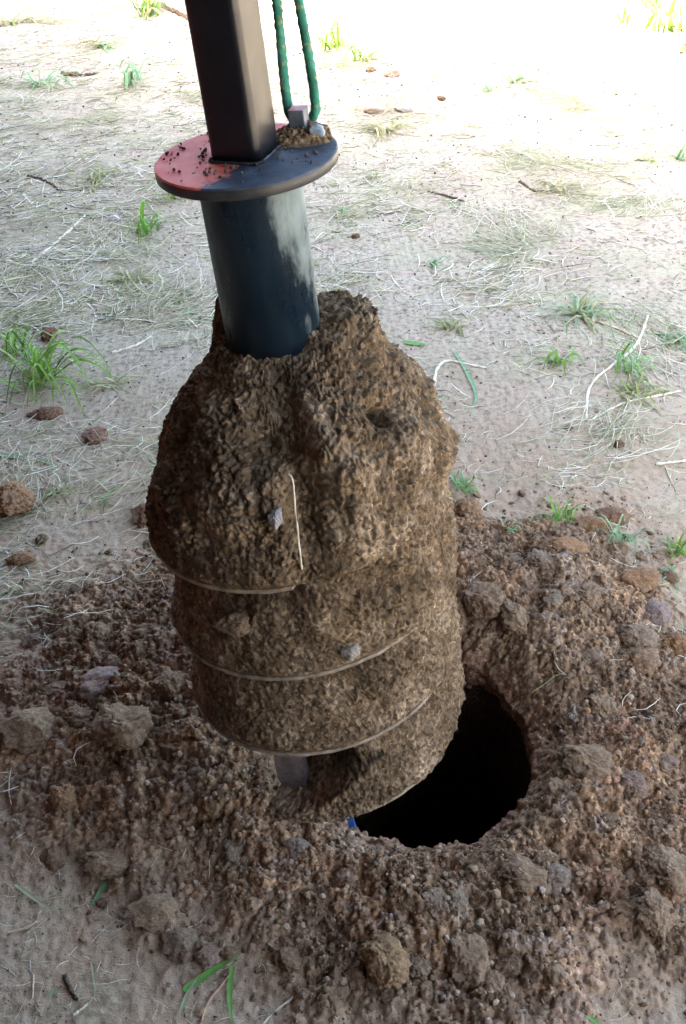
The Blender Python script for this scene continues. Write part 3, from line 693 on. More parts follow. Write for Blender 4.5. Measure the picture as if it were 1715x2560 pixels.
for a in [
    ('brick_chunk', ANGULAR, 240, 1085, 72, 44, 'red', 'reddish brown wedge-shaped chunk on straw left of the packed auger', 'chunk', -22),
    ('soil_clod', CLODS, 42, 1245, 96, 84, 'orange', 'orange brown rough clod at the left edge on packed earth', B, 10),
    ('soil_clod', CLODS, 128, 832, 36, 46, 'rust', 'small rust brown upright clod above the big grass tuft', B, 0),
    ('soil_clod', CLODS, 58, 1395, 64, 30, 'orange', 'flat orange clod pressed into bare ground at the left edge', B, 0),
    ('soil_clod', ANGULAR, 362, 1280, 60, 70, 'rust', 'dark rust clod close to the left side of the upper drum', B, 0),
    ('stone', ANGULAR, 250, 1700, 116, 66, 'purple', 'purplish grey flat angular stone in the spoil left of the auger', 'stone', 24),
    ('soil_clod', ANGULAR, 72, 1815, 128, 92, 'tan', 'large pale tan clod with a flat top near the left edge', B, 12),
    ('soil_clod', CLODS, 300, 1815, 136, 104, 'brown', 'largest rounded brown clod left of the lowest drum band', B, 20),
    ('soil_clod', CLODS, 195, 1785, 76, 56, 'brown', 'brown clod wedged between two bigger clods on the left', B, 0),
    ('soil_clod', ANGULAR, 375, 1575, 90, 46, 'dark', 'dark purple brown slab of clod beside the second flight', B, 8),
    ('soil_clod', CLODS, 238, 1585, 62, 64, 'brown', 'brown upright clod left of the dark slab clod', B, 0),
    ('soil_clod', ANGULAR, 85, 1600, 56, 40, 'purple', 'small purple grey angular clod at the left spoil edge', B, 0),
    ('soil_clod', ANGULAR, 150, 1720, 84, 40, 'purple', 'purple grey flat flake left of the flat angular stone', B, 8),
    ('soil_clod', CLODS, 425, 1705, 66, 60, 'brown', 'round brown clod touching the left side of the drum', B, 0),
    ('soil_clod', CLODS, 296, 1945, 54, 56, 'orange', 'small orange brown clod below the largest left clod', B, 0),
    ('soil_clod', CLODS, 160, 1985, 56, 50, 'orange', 'rounded orange clod in crumbs at lower left', B, 0),
    ('soil_clod', CLODS, 535, 2005, 44, 40, 'yellow', 'small ochre clod in the shade below the drum', B, 0),
    ('soil_clod', ANGULAR, 430, 2070, 58, 46, 'red', 'reddish clod in crumbs left of the hole front', B, 0),
    ('soil_clod', ANGULAR, 385, 2270, 112, 70, 'tan', 'broad tan flat clod with a dark pebble on it, lower left', B, 8),
    ('soil_clod', ANGULAR, 450, 2350, 84, 62, 'grey', 'greyish flat clod below the broad tan clod', B, -10),
    ('soil_clod', ANGULAR, 525, 2380, 66, 48, 'purple', 'purplish flake clod beside the bright green blades', B, 20),
    ('soil_clod', CLODS, 270, 2150, 110, 60, 'tan', 'low tan lump in crumbs at lower left', B, 5),
    ('soil_clod', CLODS, 1092, 2245, 62, 92, 'grey', 'tall grey clod split beside its greenish twin in front of hole', B, 15),
    ('soil_clod', CLODS, 1142, 2250, 58, 84, 'green', 'greenish grey clod right of its taller grey twin', B, -10),
    ('soil_clod', CLODS, 962, 2385, 98, 96, 'yellow', 'big yellow ochre clod in the foreground', B, 10),
    ('soil_clod', ANGULAR, 892, 2430, 56, 76, 'red', 'brown red block leaning on the yellow ochre clod', B, 12),
    ('soil_clod', CLODS, 1175, 2385, 96, 92, 'tan', 'large tan clod in the foreground right of the ochre clod', B, -10),
    ('soil_clod', CLODS, 1225, 2440, 58, 74, 'tan', 'upright tan clod next to the large foreground tan clod', B, 0),
    ('soil_clod', CLODS, 1280, 2465, 56, 92, 'brown', 'tall brown clod standing in the foreground crumbs', B, 8),
    ('soil_clod', CLODS, 1265, 2405, 64, 46, 'dark', 'dark brown clod above the tall foreground clod', B, 20),
    ('soil_clod', CLODS, 1045, 2405, 56, 54, 'grey', 'grey rounded clod between the ochre and tan clods', B, 0),
    ('soil_clod', CLODS, 740, 2120, 54, 46, 'blue', 'bluish grey lump in front of the hole rim', B, 0),
    ('soil_clod', CLODS, 575, 2115, 58, 56, 'green', 'greenish grey lump left in front of the hole', B, 0),
    ('soil_clod', CLODS, 1380, 2190, 76, 56, 'blue', 'bluish grey lump in front right of the hole', B, 0),
    ('soil_clod', CLODS, 1300, 2180, 104, 70, 'brown', 'broad brown mound clod on the near rim right side', B, -15),
    ('soil_clod', CLODS, 1670, 2170, 110, 90, 'tan', 'wide tan clod at the lower right edge', B, -10),
    ('soil_clod', CLODS, 1640, 2270, 90, 80, 'tan', 'tan clod below the wide clod at lower right', B, 10),
    ('soil_clod', CLODS, 1505, 1745, 58, 108, 'tan', 'long oval tan clod lying on the right rim', B, 18),
    ('soil_clod', CLODS, 1290, 1530, 74, 100, 'tan', 'long tan clod on the crest behind the hole', B, 28),
    ('soil_clod', CLODS, 1208, 1490, 92, 82, 'brown', 'large dark brown clod on the crest by the auger', B, 0),
    ('soil_clod', ANGULAR, 1378, 1495, 58, 50, 'green', 'grey green angular clod on the spoil behind the hole', B, 0),
    ('stone', ANGULAR, 1632, 1528, 72, 62, 'plum', 'smooth purple grey stone at the right spoil edge', 'stone', -20),
    ('soil_clod', CLODS, 1590, 1590, 84, 64, 'grey', 'grey pitted clod below the smooth purple stone', B, -20),
    ('soil_clod', CLODS, 1690, 1605, 80, 60, 'orange', 'orange tan clod at the right edge above a green sprig', B, 0),
    ('soil_clod', CLODS, 1590, 1640, 88, 62, 'brown', 'brown lump under the grey pitted clod on the right', B, 0),
    ('soil_clod', ANGULAR, 1480, 1640, 66, 52, 'grey', 'grey knobbly clod right of the hole', B, 0),
    ('soil_clod', ANGULAR, 1666, 1905, 56, 48, 'purple', 'purple grey square clod above two pebbles on the right', B, 0),
    ('stone', STONES, 1616, 1918, 30, 24, 'purple', 'left one of two small purple pebbles on the right', 'stone', 0),
    ('stone', STONES, 1650, 1932, 32, 26, 'purple', 'right one of two small purple pebbles on the right', 'stone', 0),
    ('soil_clod', CLODS, 1575, 1955, 70, 58, 'purple', 'purple grey knobbly clod below the two pebbles', B, 0),
    ('soil_clod', CLODS, 1480, 1485, 82, 56, 'tan', 'tan lump on the spoil left of the smooth stone', B, 0),
    ('soil_clod', ANGULAR, 1420, 1365, 90, 56, 'orange', 'orange flat block at the back edge of the spoil', B, -8),
    ('soil_clod', ANGULAR, 1480, 1310, 84, 52, 'orange', 'upper orange block at the back edge of the spoil', B, -14),
    ('soil_clod', ANGULAR, 1530, 1285, 76, 44, 'red', 'reddish slab at the far back right of the spoil', B, -12),
    ('soil_clod', CLODS, 1160, 1275, 72, 80, 'orange', 'orange brown lump with a dark hollow beside the drum', B, 0),
    ('soil_clod', CLODS, 1350, 1400, 70, 46, 'grey', 'grey lump on the back slope of the spoil', B, 0),
    ('soil_clod', CLODS, 1590, 1450, 100, 56, 'orange', 'long orange clod on the right spoil edge', B, 14),
    ('soil_clod', CLODS, 1280, 1400, 76, 40, 'grey', 'flat grey lump behind the crest clods', B, 0),
    ('soil_clod', CLODS, 1465, 1900, 120, 80, 'brown', 'broad brown lump on the right inner rim', B, -15),
    ('stone', STONES, 935, 272, 50, 32, 'grey', 'round grey stone behind the plate on pale ground', 'stone', 0),
    ('stone', STONES, 1008, 270, 48, 30, 'pale', 'pale round stone right of the grey stone behind the plate', 'stone', 0),
    ('stone', ANGULAR, 978, 184, 40, 24, 'purple', 'dark grey lump near the sunlit edge', 'stone', 0),
    ('stone', ANGULAR, 927, 174, 24, 18, 'dark', 'small dark lump left of the dark grey lump', 'stone', 0),
    ('soil_clod', CLODS, 1104, 246, 18, 14, 'dark', 'tiny dark crumb alone on pale ground', B, 0),
    ('stone', STONES, 285, 546, 28, 18, 'pale', 'small pale stone left of the sleeve pipe', 'stone', 0),
    ('soil_clod', CLODS, 888, 590, 18, 14, 'dark', 'tiny dark clod right of the sleeve pipe', B, 0),
    ('soil_clod', ANGULAR, 105, 1345, 28, 26, 'dark', 'small dark pointed clod on bare ground at left', B, 0),
    ('soil_clod', CLODS, 115, 1030, 70, 26, 'red', 'flat reddish clod below the big grass tuft', B, 0),
    ('soil_clod', CLODS, 1545, 1110, 26, 20, 'dark', 'small dark clod on pale ground far right', B, 0),
    ('soil_clod', CLODS, 1420, 1070, 22, 12, 'dark', 'small flat dark clod under the bent pale stalk', B, 0),
]:
    put(*a[:8], a[8], rot=a[9])
# medium and small clods of the spoil, one by one
ZONES = [('left', 'small crumbly clod in the spoil left of the auger', 'small clods left of the auger'),
         ('front', 'small crumbly clod in the spoil in front of the hole', 'small clods in front of the hole'),
         ('right', 'small crumbly clod in the spoil right of and behind the hole', 'small clods right of and behind the hole')]
def project(P):
    d = P - CAM; z = d @ FW; return 857.5 + F * (d @ RT) / z, 1280 - F * (d @ UP) / z
placed = 0; tries = 0
cnames = ['brown', 'brown', 'brown', 'tan', 'tan', 'dark', 'orange', 'grey']
while placed < 285 and tries < 4000:
    tries += 1
    a = random.uniform(-math.pi, math.pi); ro1 = float(np.interp(a, _sa, _sr)); r1 = HR + .03 + (ro1 - HR) * random.random() ** .85
    x, y = HX + r1 * math.cos(a), HY + r1 * math.sin(a); px, py = project(np.array([x, y, .03]))
    if not (-15 < px < 1730 and 1180 < py < 2575): continue
    if 420 < px < 1150 and py < 1900: continue
    if 700 < px < 1130 and py < 2060: continue
    zone = 0 if px < 560 and py < 2100 else (2 if px > 1150 and py < 2090 else 1)
    s1 = min(.0055 + .0042 * np.random.default_rng(tries).pareto(2.2), .0155)
    z = float(terrain(np.array([x]), np.array([y]))[0])
    o = bpy.data.objects.new('small_clod', SMALL[random.randrange(8)]); C.objects.link(o)
    o.scale = (s1 * random.uniform(.8, 1.3), s1 * random.uniform(.8, 1.3), s1 * random.uniform(.55, .9)); o.location = (x, y, z + s1 * .35)
    o.rotation_euler = (random.uniform(-.5, .5), random.uniform(-.5, .5), random.uniform(0, 6.3)); cn = random.choice(cnames); o.color = (*[c * k for c, k in zip(COLS[cn], (.66, .62, .56))], 1)
    lab = ZONES[zone][1].replace('small', 'small ' + cn); tag(o, lab, 'soil clod', lab.replace('small', 'the small').replace('clod', 'clods')); placed += 1
for (px, py, lab) in [(968, 2520, 'small red paint flake at the bottom below the ochre clod'), (1245, 2316, 'small red paint flake right of the twin grey clods'), (467, 1742, 'small red paint flake beside the lower left drum band')]:
    put('paint_flake', ANGULAR, px, py, 15, 12, 'paint', lab, 'flake', sink=.1)
put('pebble', STONES, 420, 2236, 26, 18, 'dark', 'dark glossy pebble on the broad tan clod', 'stone', sink=-.6)
# stones pressed into the soil of the drum
for (px, py, w, h, col, lab) in [(688, 1295, 42, 60, 'slate', 'pale blue grey stone pressed into the front of the soil heap'),
                                 (875, 1628, 56, 40, 'sage', 'pale greenish stone smeared into the second soil band'),
                                 (590, 1560, 80, 60, 'dark', 'dark round stone embedded in the second soil band')]:
    P = soil_hit(px, py); m = depth_of(P) / F
    o = bpy.data.objects.new('embedded_stone', CLODS[2] if col == 'dark' else ANGULAR[1]); C.objects.link(o); o.location = P - ray(px, py) * (.000 if col == 'dark' else .004)
    o.scale = (w * m / 2, .012, h * m / 2); o.color = (*COLS[col], 1); tag(o, lab, 'stone')

# ------------------------------------------------------------------ lug, rope and dirt on the flange plate
def plate_pt(px, py, dz=0.0):
    d = ray(px, py); t = ((A0 + Zl * (ZP + dz) - CAM) @ Zl) / (d @ Zl); return to_local((CAM + d * t)[None])[0]
LP = plate_pt(752, 338)
bm = bmesh.new()
def add_block(bm, x0, x1, y0, y1, z0, z1):
    v = [bm.verts.new(p) for p in ((x0, y0, z0), (x1, y0, z0), (x1, y1, z0), (x0, y1, z0), (x0, y0, z1), (x1, y0, z1), (x1, y1, z1), (x0, y1, z1))]
    for f in ((0, 3, 2, 1), (4, 5, 6, 7), (0, 1, 5, 4), (1, 2, 6, 5), (2, 3, 7, 6), (3, 0, 4, 7)): bm.faces.new([v[i] for i in f])
add_block(bm, -.0095, .0095, -.010, .010, 0, .030)
bmesh.ops.rotate(bm, cent=(0, 0, 0), matrix=Matrix.Rotation(math.radians(-16), 3, 'Z'), verts=bm.verts)
bmesh.ops.translate(bm, vec=(LP[0], LP[1], ZP + .001), verts=bm.verts)
me = bm_mesh('lifting_lug', bm, M_LUG, bevel=.0015); me.materials.append(M_LUGTOP)
for p in me.polygons:
    if p.normal.z > .8 and p.center.z > ZP + .02: p.material_index = 1
link('lifting_lug', me, plate)
zl = ZP
def bar_pt(px, py, off):                                  # point on the vertical plane through the lug
    d = ray(px, py); P0_ = to_world(np.array([[LP[0], LP[1] + off, ZP]]))[0]; nrm = Yl
    t = ((P0_ - CAM) @ nrm) / (d @ nrm); return CAM + d * t
left = [bar_pt(*p, .016) for p in ((688, -30), (700, 80), (709, 180), (718, 255), (728, 292))]
rightp = [bar_pt(*p, .016) for p in ((786, 285), (787, 245), (775, 160), (760, 75), (743, -30))]
mid = [bar_pt(757, 312, .018)]
topL, topR = left[0], rightp[-1]
hang = np.array([(topL[0] + topR[0]) / 2 - .10, (topL[1] + topR[1]) / 2 + .0, 2.90])
dn = Vector(shed_pt(0, .9, 0))
lin = lambda a, b, ks: [a * (1 - k) + b * k for k in ks]
path = lin(hang + [-.012, 0, 0], topL, (0, .3, .6, .85, .95)) + left + mid + rightp + lin(topR, hang + [.014, 0, 0], (.05, .15, .4, .7, 1))
path = spline(path, 900)
L = np.concatenate([[0], np.cumsum(np.linalg.norm(np.diff(path, axis=0), axis=1))]); path = np.stack([np.interp(np.linspace(0, L[-1], 1100), L, path[:, k]) for k in range(3)], 1)
V, Fq = tube(path, .0053, 14)
ln_ = np.repeat(np.linspace(0, L[-1], 1100), 14); an = np.tile(np.arange(14) * 2 * np.pi / 14, 1100)
cen = np.repeat(path, 14, axis=0); V = cen + (V - cen) * (1 + .17 * np.abs(np.cos(1.5 * (an + ln_ * 2 * np.pi / .030))) - .08 + .06 * rng.normal(size=len(V)))[:, None]
nf = 2600; kk = rng.integers(0, len(V) - 15, nf); b0 = V[kk]; out = b0 - cen[kk]; out /= np.linalg.norm(out, axis=1)[:, None]      # frayed fibres
tip = b0 + (out + rng.normal(0, .8, (nf, 3))) * rng.uniform(.0008, .0028, (nf, 1)); wv = rng.normal(0, 1, (nf, 3)); wv /= np.linalg.norm(wv, axis=1)[:, None]
FV = np.stack([b0 - wv * .00022, b0 + wv * .00022, tip], 1).reshape(-1, 3); FT = np.arange(nf * 3).reshape(-1, 3) + len(V); V = np.vstack([V, FV])
tag(link('rope', mesh_np('rope', V, [Fq, FT], M_ROPE)), 'green rope with tan flecks looped through the lug on the plate', 'rope')
# dirt heap on the plate
nh, nhr = 170, 70
aa = np.linspace(0, 2 * np.pi, nh, endpoint=False); tt = np.linspace(0, 1, nhr); A, T = np.meshgrid(aa, tt); A = A.ravel(); T = T.ravel()
DC = plate_pt(764, 342)
X = DC[0] + T * np.cos(A) * .050; Y = DC[1] + T * np.sin(A) * .036
lim = np.hypot(X, Y); f = np.minimum(1, (RP - .004) / lim); X, Y = X * f, Y * f
P = np.stack([X, Y, 0 * X], 1)
Z = ZP - .002 + .014 * (1 - T ** 2) * (.6 + .5 * pn(P * 40, 91)) + (lump(P * 150, 92, True) * .006 + lump(P * 300, 93, True) * .0045 + lump(P * 520, 94, True) * .0022) * (1 - T ** 4)
me = mesh_np('dirt_heap', np.stack([X, Y, Z], 1), grid_faces(nhr, nh, True), M_OCHRE)
o = link('dirt_heap', me); o.matrix_world = AM; tag(o, 'small brown dirt heap around the lug on the red plate', 'soil')
Pp = to_world(plate_pt(793, 352)[None] + [[0, 0, .011]])[0]
o = bpy.data.objects.new('pebble', STONES[1]); C.objects.link(o); o.location = Pp; o.scale = (.0095, .0085, .0075); o.color = (.30, .37, .43, 1); tag(o, 'light blue grey pebble in the dirt on the plate', 'stone')
pts = []
for (cx, cy, sx, sy, n) in ((432, 365, 16, 12, 26), (415, 395, 16, 8, 14), (508, 385, 9, 14, 18), (465, 338, 10, 8, 12), (505, 338, 14, 5, 9), (480, 440, 60, 14, 16), (650, 385, 50, 12, 20), (740, 400, 50, 12, 24), (560, 425, 25, 6, 14)):
    for _ in range(n):
        q = plate_pt(cx + random.gauss(0, sx), cy + random.gauss(0, sy))
        if math.hypot(q[0], q[1]) < RP - .004: pts.append(to_world(np.array([[q[0], q[1], ZP + .001]]))[0])
pts = np.array(pts); szs = rng.uniform(.0008, .0026, len(pts))
V, Fc, cc = crumbs_geo(pts + [0, 0, .0006], szs, soilcols(len(pts)) * .6)
me = mesh_np('plate_crumbs', V, Fc, M_CRUMB, smooth=False); cattr(me, 'Col', cc)
tag(link('plate_crumbs', me), 'dark soil crumbs scattered on the red plate', 'soil', kind='stuff')
# cutter tooth under the third flight
TC = to_local(np.array([on_plane(733, 1925, .0)]))[0]
d = ray(733, 1925); t = (A0[1] - .150 - CAM[1]) / d[1]; TP = to_local((CAM + d * t)[None])[0]
flat_bar('cutter_tooth', [(-.020, .085), (.020, .085), (.020, -.040), (.010, -.052), (-.008, -.045), (-.023, -.012)], .022, M_TOOTH, auger, Matrix.Translation(Vector(TP)) @ Matrix.Rotation(math.radians(-14), 4, 'Z'))

# ------------------------------------------------------------------ straw, stalks, twigs
def strands(pos, ang, length, rad, bend, lift, cols, segs=3):
    """three-sided stalks lying on the ground"""
    n = len(pos); t = np.linspace(-.5, .5, segs + 1)
    dx, dy = np.cos(ang), np.sin(ang); Vall = []
    off = bend[:, None] * (t[None] ** 2 - .08) * length[:, None]
    PX = pos[:, 0:1] + dx[:, None] * t * length[:, None] - dy[:, None] * off
    PY = pos[:, 1:2] + dy[:, None] * t * length[:, None] + dx[:, None] * off
    PZ = terrain(PX.ravel(), PY.ravel(), True).reshape(PX.shape) + rad[:, None] * .9 + lift[:, None] * (t[None] + .5) * length[:, None]
    PZ = np.maximum(PZ, PZ.mean(1, keepdims=True) - .02 * length[:, None])
    taper = np.array([.6] + [1.0] * (segs - 1) + [.35])
    for k in range(3):
        a = k * 2 * np.pi / 3 + .4
        rr_ = rad[:, None] * taper
        Vall.append(np.stack([PX - dy[:, None] * math.cos(a) * rr_, PY + dx[:, None] * math.cos(a) * rr_, PZ + math.sin(a) * rr_ * .8], -1))
    V = np.stack(Vall, 2).reshape(n, -1, 3); k = (segs + 1) * 3
    fq = grid_faces(segs + 1, 3, True); Fc = (fq[None] + (np.arange(n) * k)[:, None, None]).reshape(-1, 4)
    return V.reshape(-1, 3), Fc, np.repeat(cols, k, axis=0)
SCOL = np.array([(.56, .48, .32), (.66, .60, .44), (.44, .37, .25), (.74, .70, .58), (.34, .36, .16), (.25, .31, .13), (.10, .08, .06), (.50, .47, .25)])  # the near-black strands stand in for shadow between the straw
SP = np.array([.2, .2, .10, .16, .12, .08, .08, .06])
def straw_batch(n, ymin, ymax, seed_dens, lmin, lmax, rmin, rmax):
    Y = np.exp(rng.uniform(math.log(ymin), math.log(ymax), n * 3)); X = rng.uniform(-1, 1, n * 3) * (.42 * Y + .35)
    P = np.stack([X, Y, 0 * X], 1)
    den = ss(-.35, .55, fbm(P * 2.3, 3, 21) + .60 * (-X / (.4 * Y + .3)) - .12 + fbm(P * 8, 2, 22) * .5)
    _, _, _, sv = spoil_fields(X, Y)
    okk = (rng.random(n * 3) < (.07 + .93 * den) * (1 - .965 * sv))
    rH = np.hypot(X - HX, Y - HY) > HR + .06
    k = np.where(okk & rH)[0][:n]; X, Y = X[k], Y[k]; m = len(k)
    ang = rng.normal(0.35, .9, m) + np.pi * (rng.random(m) < .5)
    return strands(np.stack([X, Y], 1), ang, rng.uniform(lmin, lmax, m) * (.5 + .5 * rng.random(m)), rng.uniform(rmin, rmax, m), rng.normal(0, .45, m),
                   np.abs(rng.normal(0, .09, m)), SCOL[rng.choice(len(SCOL), m, p=SP)] * rng.uniform(.8, 1.15, (m, 1)))
parts = [straw_batch(8500, 1.25, 5.0, 1, .02, .13, .0006, .0014), straw_batch(12500, 3.2, 11.0, 2, .05, .19, .0010, .0024), straw_batch(900, .7, 1.6, 3, .012, .06, .0003, .0007)]
def hay_clumps(n, per):
    Y = np.exp(rng.uniform(math.log(2.0), math.log(9.0), n)); X = (rng.uniform(-1, 1, n) - .12) * (.40 * Y + .25)
    _, _, _, sv = spoil_fields(X, Y); k = sv < .05; X, Y = X[k], Y[k]; a0 = rng.uniform(0, np.pi, len(X)); c0 = SCOL[rng.choice([0, 1, 4, 5, 7], len(X))]
    X = np.repeat(X, per) + rng.normal(0, .085, len(X) * per); Y = np.repeat(Y, per) + rng.normal(0, .085, len(Y) * per); m = len(X)
    return strands(np.stack([X, Y], 1), np.repeat(a0, per) + rng.normal(0, .55, m), rng.uniform(.05, .2, m), rng.uniform(.0007, .0017, m), rng.normal(0, .5, m), np.abs(rng.normal(0, .12, m)),
                   (np.repeat(c0, per, axis=0) * .6 + SCOL[rng.choice(len(SCOL), m, p=SP)] * .4) * rng.uniform(.7, 1.15, (m, 1)))
parts.append(hay_clumps(70, 75))
V = np.vstack([p[0] for p in parts]); offs = np.cumsum([0] + [len(p[0]) for p in parts]); Fc = np.vstack([p[1] + o for p, o in zip(parts, offs)]); cc = np.vstack([p[2] for p in parts])
me = mesh_np('straw_litter', V, Fc, M_STRAW); cattr(me, 'Col', cc)
tag(link('straw_litter', me), 'dry straw and cut hay strewn over the packed earth', 'straw', kind='stuff')
def stalk(name, pix, wid, col, label, cat, mat=None, lift=.003, n=26, P=None):
    pts = np.array([hit(*p) + [0, 0, lift] for p in pix]) if P is None else np.array(P)
    path = spline(pts, n)
    m = depth_of(pts[len(pts) // 2]) / F
    V, Fq = tube(path, np.linspace(1, .6, n) * wid * m * .5, 6)
    V = V + .12 * wid * m * rng.normal(size=V.shape)
    me = mesh_np(name, V, Fq, mat or M_STRAW); cattr(me, 'Col', np.tile(col, (len(V), 1)))
    return tag(link(name, me), label, cat)
PALE = (.62, .56, .43); DRY = (.50, .40, .26); RED = (.42, .26, .17)
for a in [
    ('straw_stalk', [(1620, 790), (1585, 870), (1480, 960), (1465, 1050)], 9, PALE, 'long pale stalk with a kink on the ground at far right', 'stalk'),
    ('straw_stalk', [(1085, 955), (1095, 920), (1120, 905), (1160, 912), (1215, 922)], 8, PALE, 'pale stalk bent like a hook right of the soil heap', 'stalk'),
    ('straw_stalk', [(1480, 1050), (1560, 1010), (1650, 990), (1700, 980)], 6, PALE, 'pale straight stalk low at the right edge', 'stalk'),
    ('straw_stalk', [(1430, 790), (1520, 815), (1600, 850)], 6, DRY, 'tan stalk leaving the flat green tuft at right', 'stalk'),
    ('straw_stalk', [(1640, 1162), (1680, 1158), (1730, 1152)], 7, PALE, 'short pale stalk cut by the right edge', 'stalk'),
    ('straw_stalk', [(80, 660), (150, 600), (215, 540)], 8, PALE, 'long pale straw at upper left', 'stalk'),
    ('straw_stalk', [(0, 795), (60, 765), (130, 740)], 8, DRY, 'tan straw at the left edge above the big tuft', 'stalk'),
    ('straw_stalk', [(280, 885), (340, 865), (380, 842)], 7, PALE, 'pale straw left of the soil heap top', 'stalk'),
    ('straw_stalk', [(860, 2425), (800, 2500), (785, 2570)], 9, PALE, 'pale curved stalk at the bottom edge', 'stalk'),
    ('straw_stalk', [(735, 2495), (690, 2530), (655, 2565)], 7, PALE, 'short pale straw left of the curved bottom stalk', 'stalk'),
    ('straw_stalk', [(575, 2440), (520, 2510), (503, 2565)], 8, RED, 'reddish forked stem beside the green blade at bottom', 'stalk'),
    ('straw_stalk', [(842, 2280), (852, 2320), (876, 2360)], 7, PALE, 'thin pale straw above the red block clod', 'stalk'),
    ('straw_stalk', [(325, 1485), (318, 1520)], 10, PALE, 'short thick pale straw left of the second flight', 'stalk'),
    ('straw_stalk', [(102, 1570), (106, 1620)], 8, PALE, 'short pale straw upright at the left spoil edge', 'stalk'),
    ('straw_stalk', [(395, 1405), (405, 1470), (420, 1500)], 7, PALE, 'pale straw leaning at the left foot of the drum', 'stalk'),
    ('straw_stalk', [(25, 2020), (60, 2000), (85, 1982)], 7, DRY, 'tan straw at the lower left edge', 'stalk'),
    ('straw_stalk', [(185, 2540), (205, 2525), (222, 2510)], 7, PALE, 'small pale straw in the lower left corner', 'stalk'),
    ('straw_stalk', [(85, 2440), (82, 2500)], 6, DRY, 'upright tan straw in the lower left corner', 'stalk'),
    ('straw_stalk', [(20, 2335), (70, 2320), (98, 2302)], 6, DRY, 'thin tan straw low at the left edge', 'stalk'),
    ('straw_stalk', [(1203, 1590), (1220, 1595), (1237, 1587)], 6, DRY, 'tiny curved straw on the back wall of the hole', 'stalk'),
]: stalk(*a)
stalk('straw_stalk', None, 6, PALE, 'long thin pale straw stuck upright on the front of the soil heap', 'stalk', P=[soil_hit(*p) + ray(*p) * -.013 for p in ((722, 1185), (732, 1205), (740, 1290), (752, 1400), (755, 1425))])
for a in [
    ('twig', [(395, 12), (430, 28), (465, 45), (490, 60)], 16, DRY, 'dark brown stick behind the bar at the sunlit edge', 'twig', M_TWIG),
    ('twig', [(155, 186), (200, 190), (245, 186)], 13, DRY, 'short dark stick lying at upper left', 'twig', M_TWIG),
    ('twig', [(70, 442), (105, 450), (130, 462), (150, 478)], 8, DRY, 'thin curved dark twig left of the plate', 'twig', M_TWIG),
    ('twig', [(160, 2440), (178, 2475), (195, 2505)], 13, RED, 'short red brown bark sliver at lower left', 'twig', M_TWIG),
    ('twig', [(1070, 480), (1130, 495), (1160, 505)], 6, DRY, 'thin dark twig on pale ground right of the pipe', 'twig', M_TWIG),
    ('twig', [(1300, 455), (1335, 478), (1390, 480)], 8, DRY, 'dark forked twig on pale ground at right', 'twig', M_TWIG),
]: stalk(*a)

# ------------------------------------------------------------------ grass tufts and blades
def blade(base, direction, length, width, rise, curl, segs=7):
    d = np.array([math.cos(direction), math.sin(direction), 0]); side = np.array([-d[1], d[0], 0]); V = []
    for k in range(segs + 1):
        t = k / segs
        up = rise * math.sin(min(t * math.pi * .9, math.pi)) * .9 + rise * .35 * t - curl * t * t
        c = base + d * (t * math.sqrt(max(1 - rise * rise * .5, .1))) * length + np.array([0, 0, up * length])
        w = width * (1 - t) ** .6 * (.65 + .35 * min(1, t * 4)) + .0002
        tw = side * math.cos(.5 * t) + np.array([0, 0, math.sin(.5 * t)])
        V += [c - tw * w * .5, c - np.array([0, 0, w * .22]), c + tw * w * .5]
    return np.array(V)
def tuft(name, px, py, wpx, hpx, n, label, cols, wid=7, spread=None, cat='grass tuft', rise=(.25, .8), group=None, dirs=None):
    P = hit(px, py); m = depth_of(P) / F; Vs, Fs, cs = [], [], []; o = 0; segs = 7
    bs = P + np.stack([rng.normal(0, wpx * m * .10, n), rng.normal(0, wpx * m * .10, n), np.zeros(n)], 1); bs[:, 2] = terrain(bs[:, 0], bs[:, 1]) - .002
    for k in range(n):
        a = random.uniform(0, 2 * math.pi) if dirs is None else math.radians(random.choice(dirs) + random.gauss(0, 16))
        ln = wpx * m * random.uniform(.38, .8); dry = cols[0][0] > .3; V = blade(bs[k], a, ln, wid * m * random.uniform(.6, 1.2), random.uniform(*rise) * (.4 if dry else 1), random.uniform(.1, .5), segs)
        Vs.append(V); Fs.append(grid_faces(segs + 1, 3) + o); o += len(V)
        c0 = np.array(random.choice(cols)) * random.uniform(.8, 1.2); cs.append(np.tile(c0, (len(V), 1)))
    V = np.vstack(Vs); V[:, 2] = np.maximum(V[:, 2], terrain(V[:, 0], V[:, 1]) + .0015)
    me = mesh_np(name, V - P, np.vstack(Fs), M_GRASS); cattr(me, 'Col', np.vstack(cs))
    ob = link(name, me); ob.location = P; return tag(ob, label, cat, group)
G1 = [(.16, .32, .04), (.21, .38, .06), (.28, .44, .11), (.13, .26, .05)]; G2 = [(.14, .29, .12), (.19, .34, .16), (.24, .36, .18)]; GD = [(.34, .33, .14), (.42, .38, .20), (.24, .28, .09)]; GM = G1 + GD
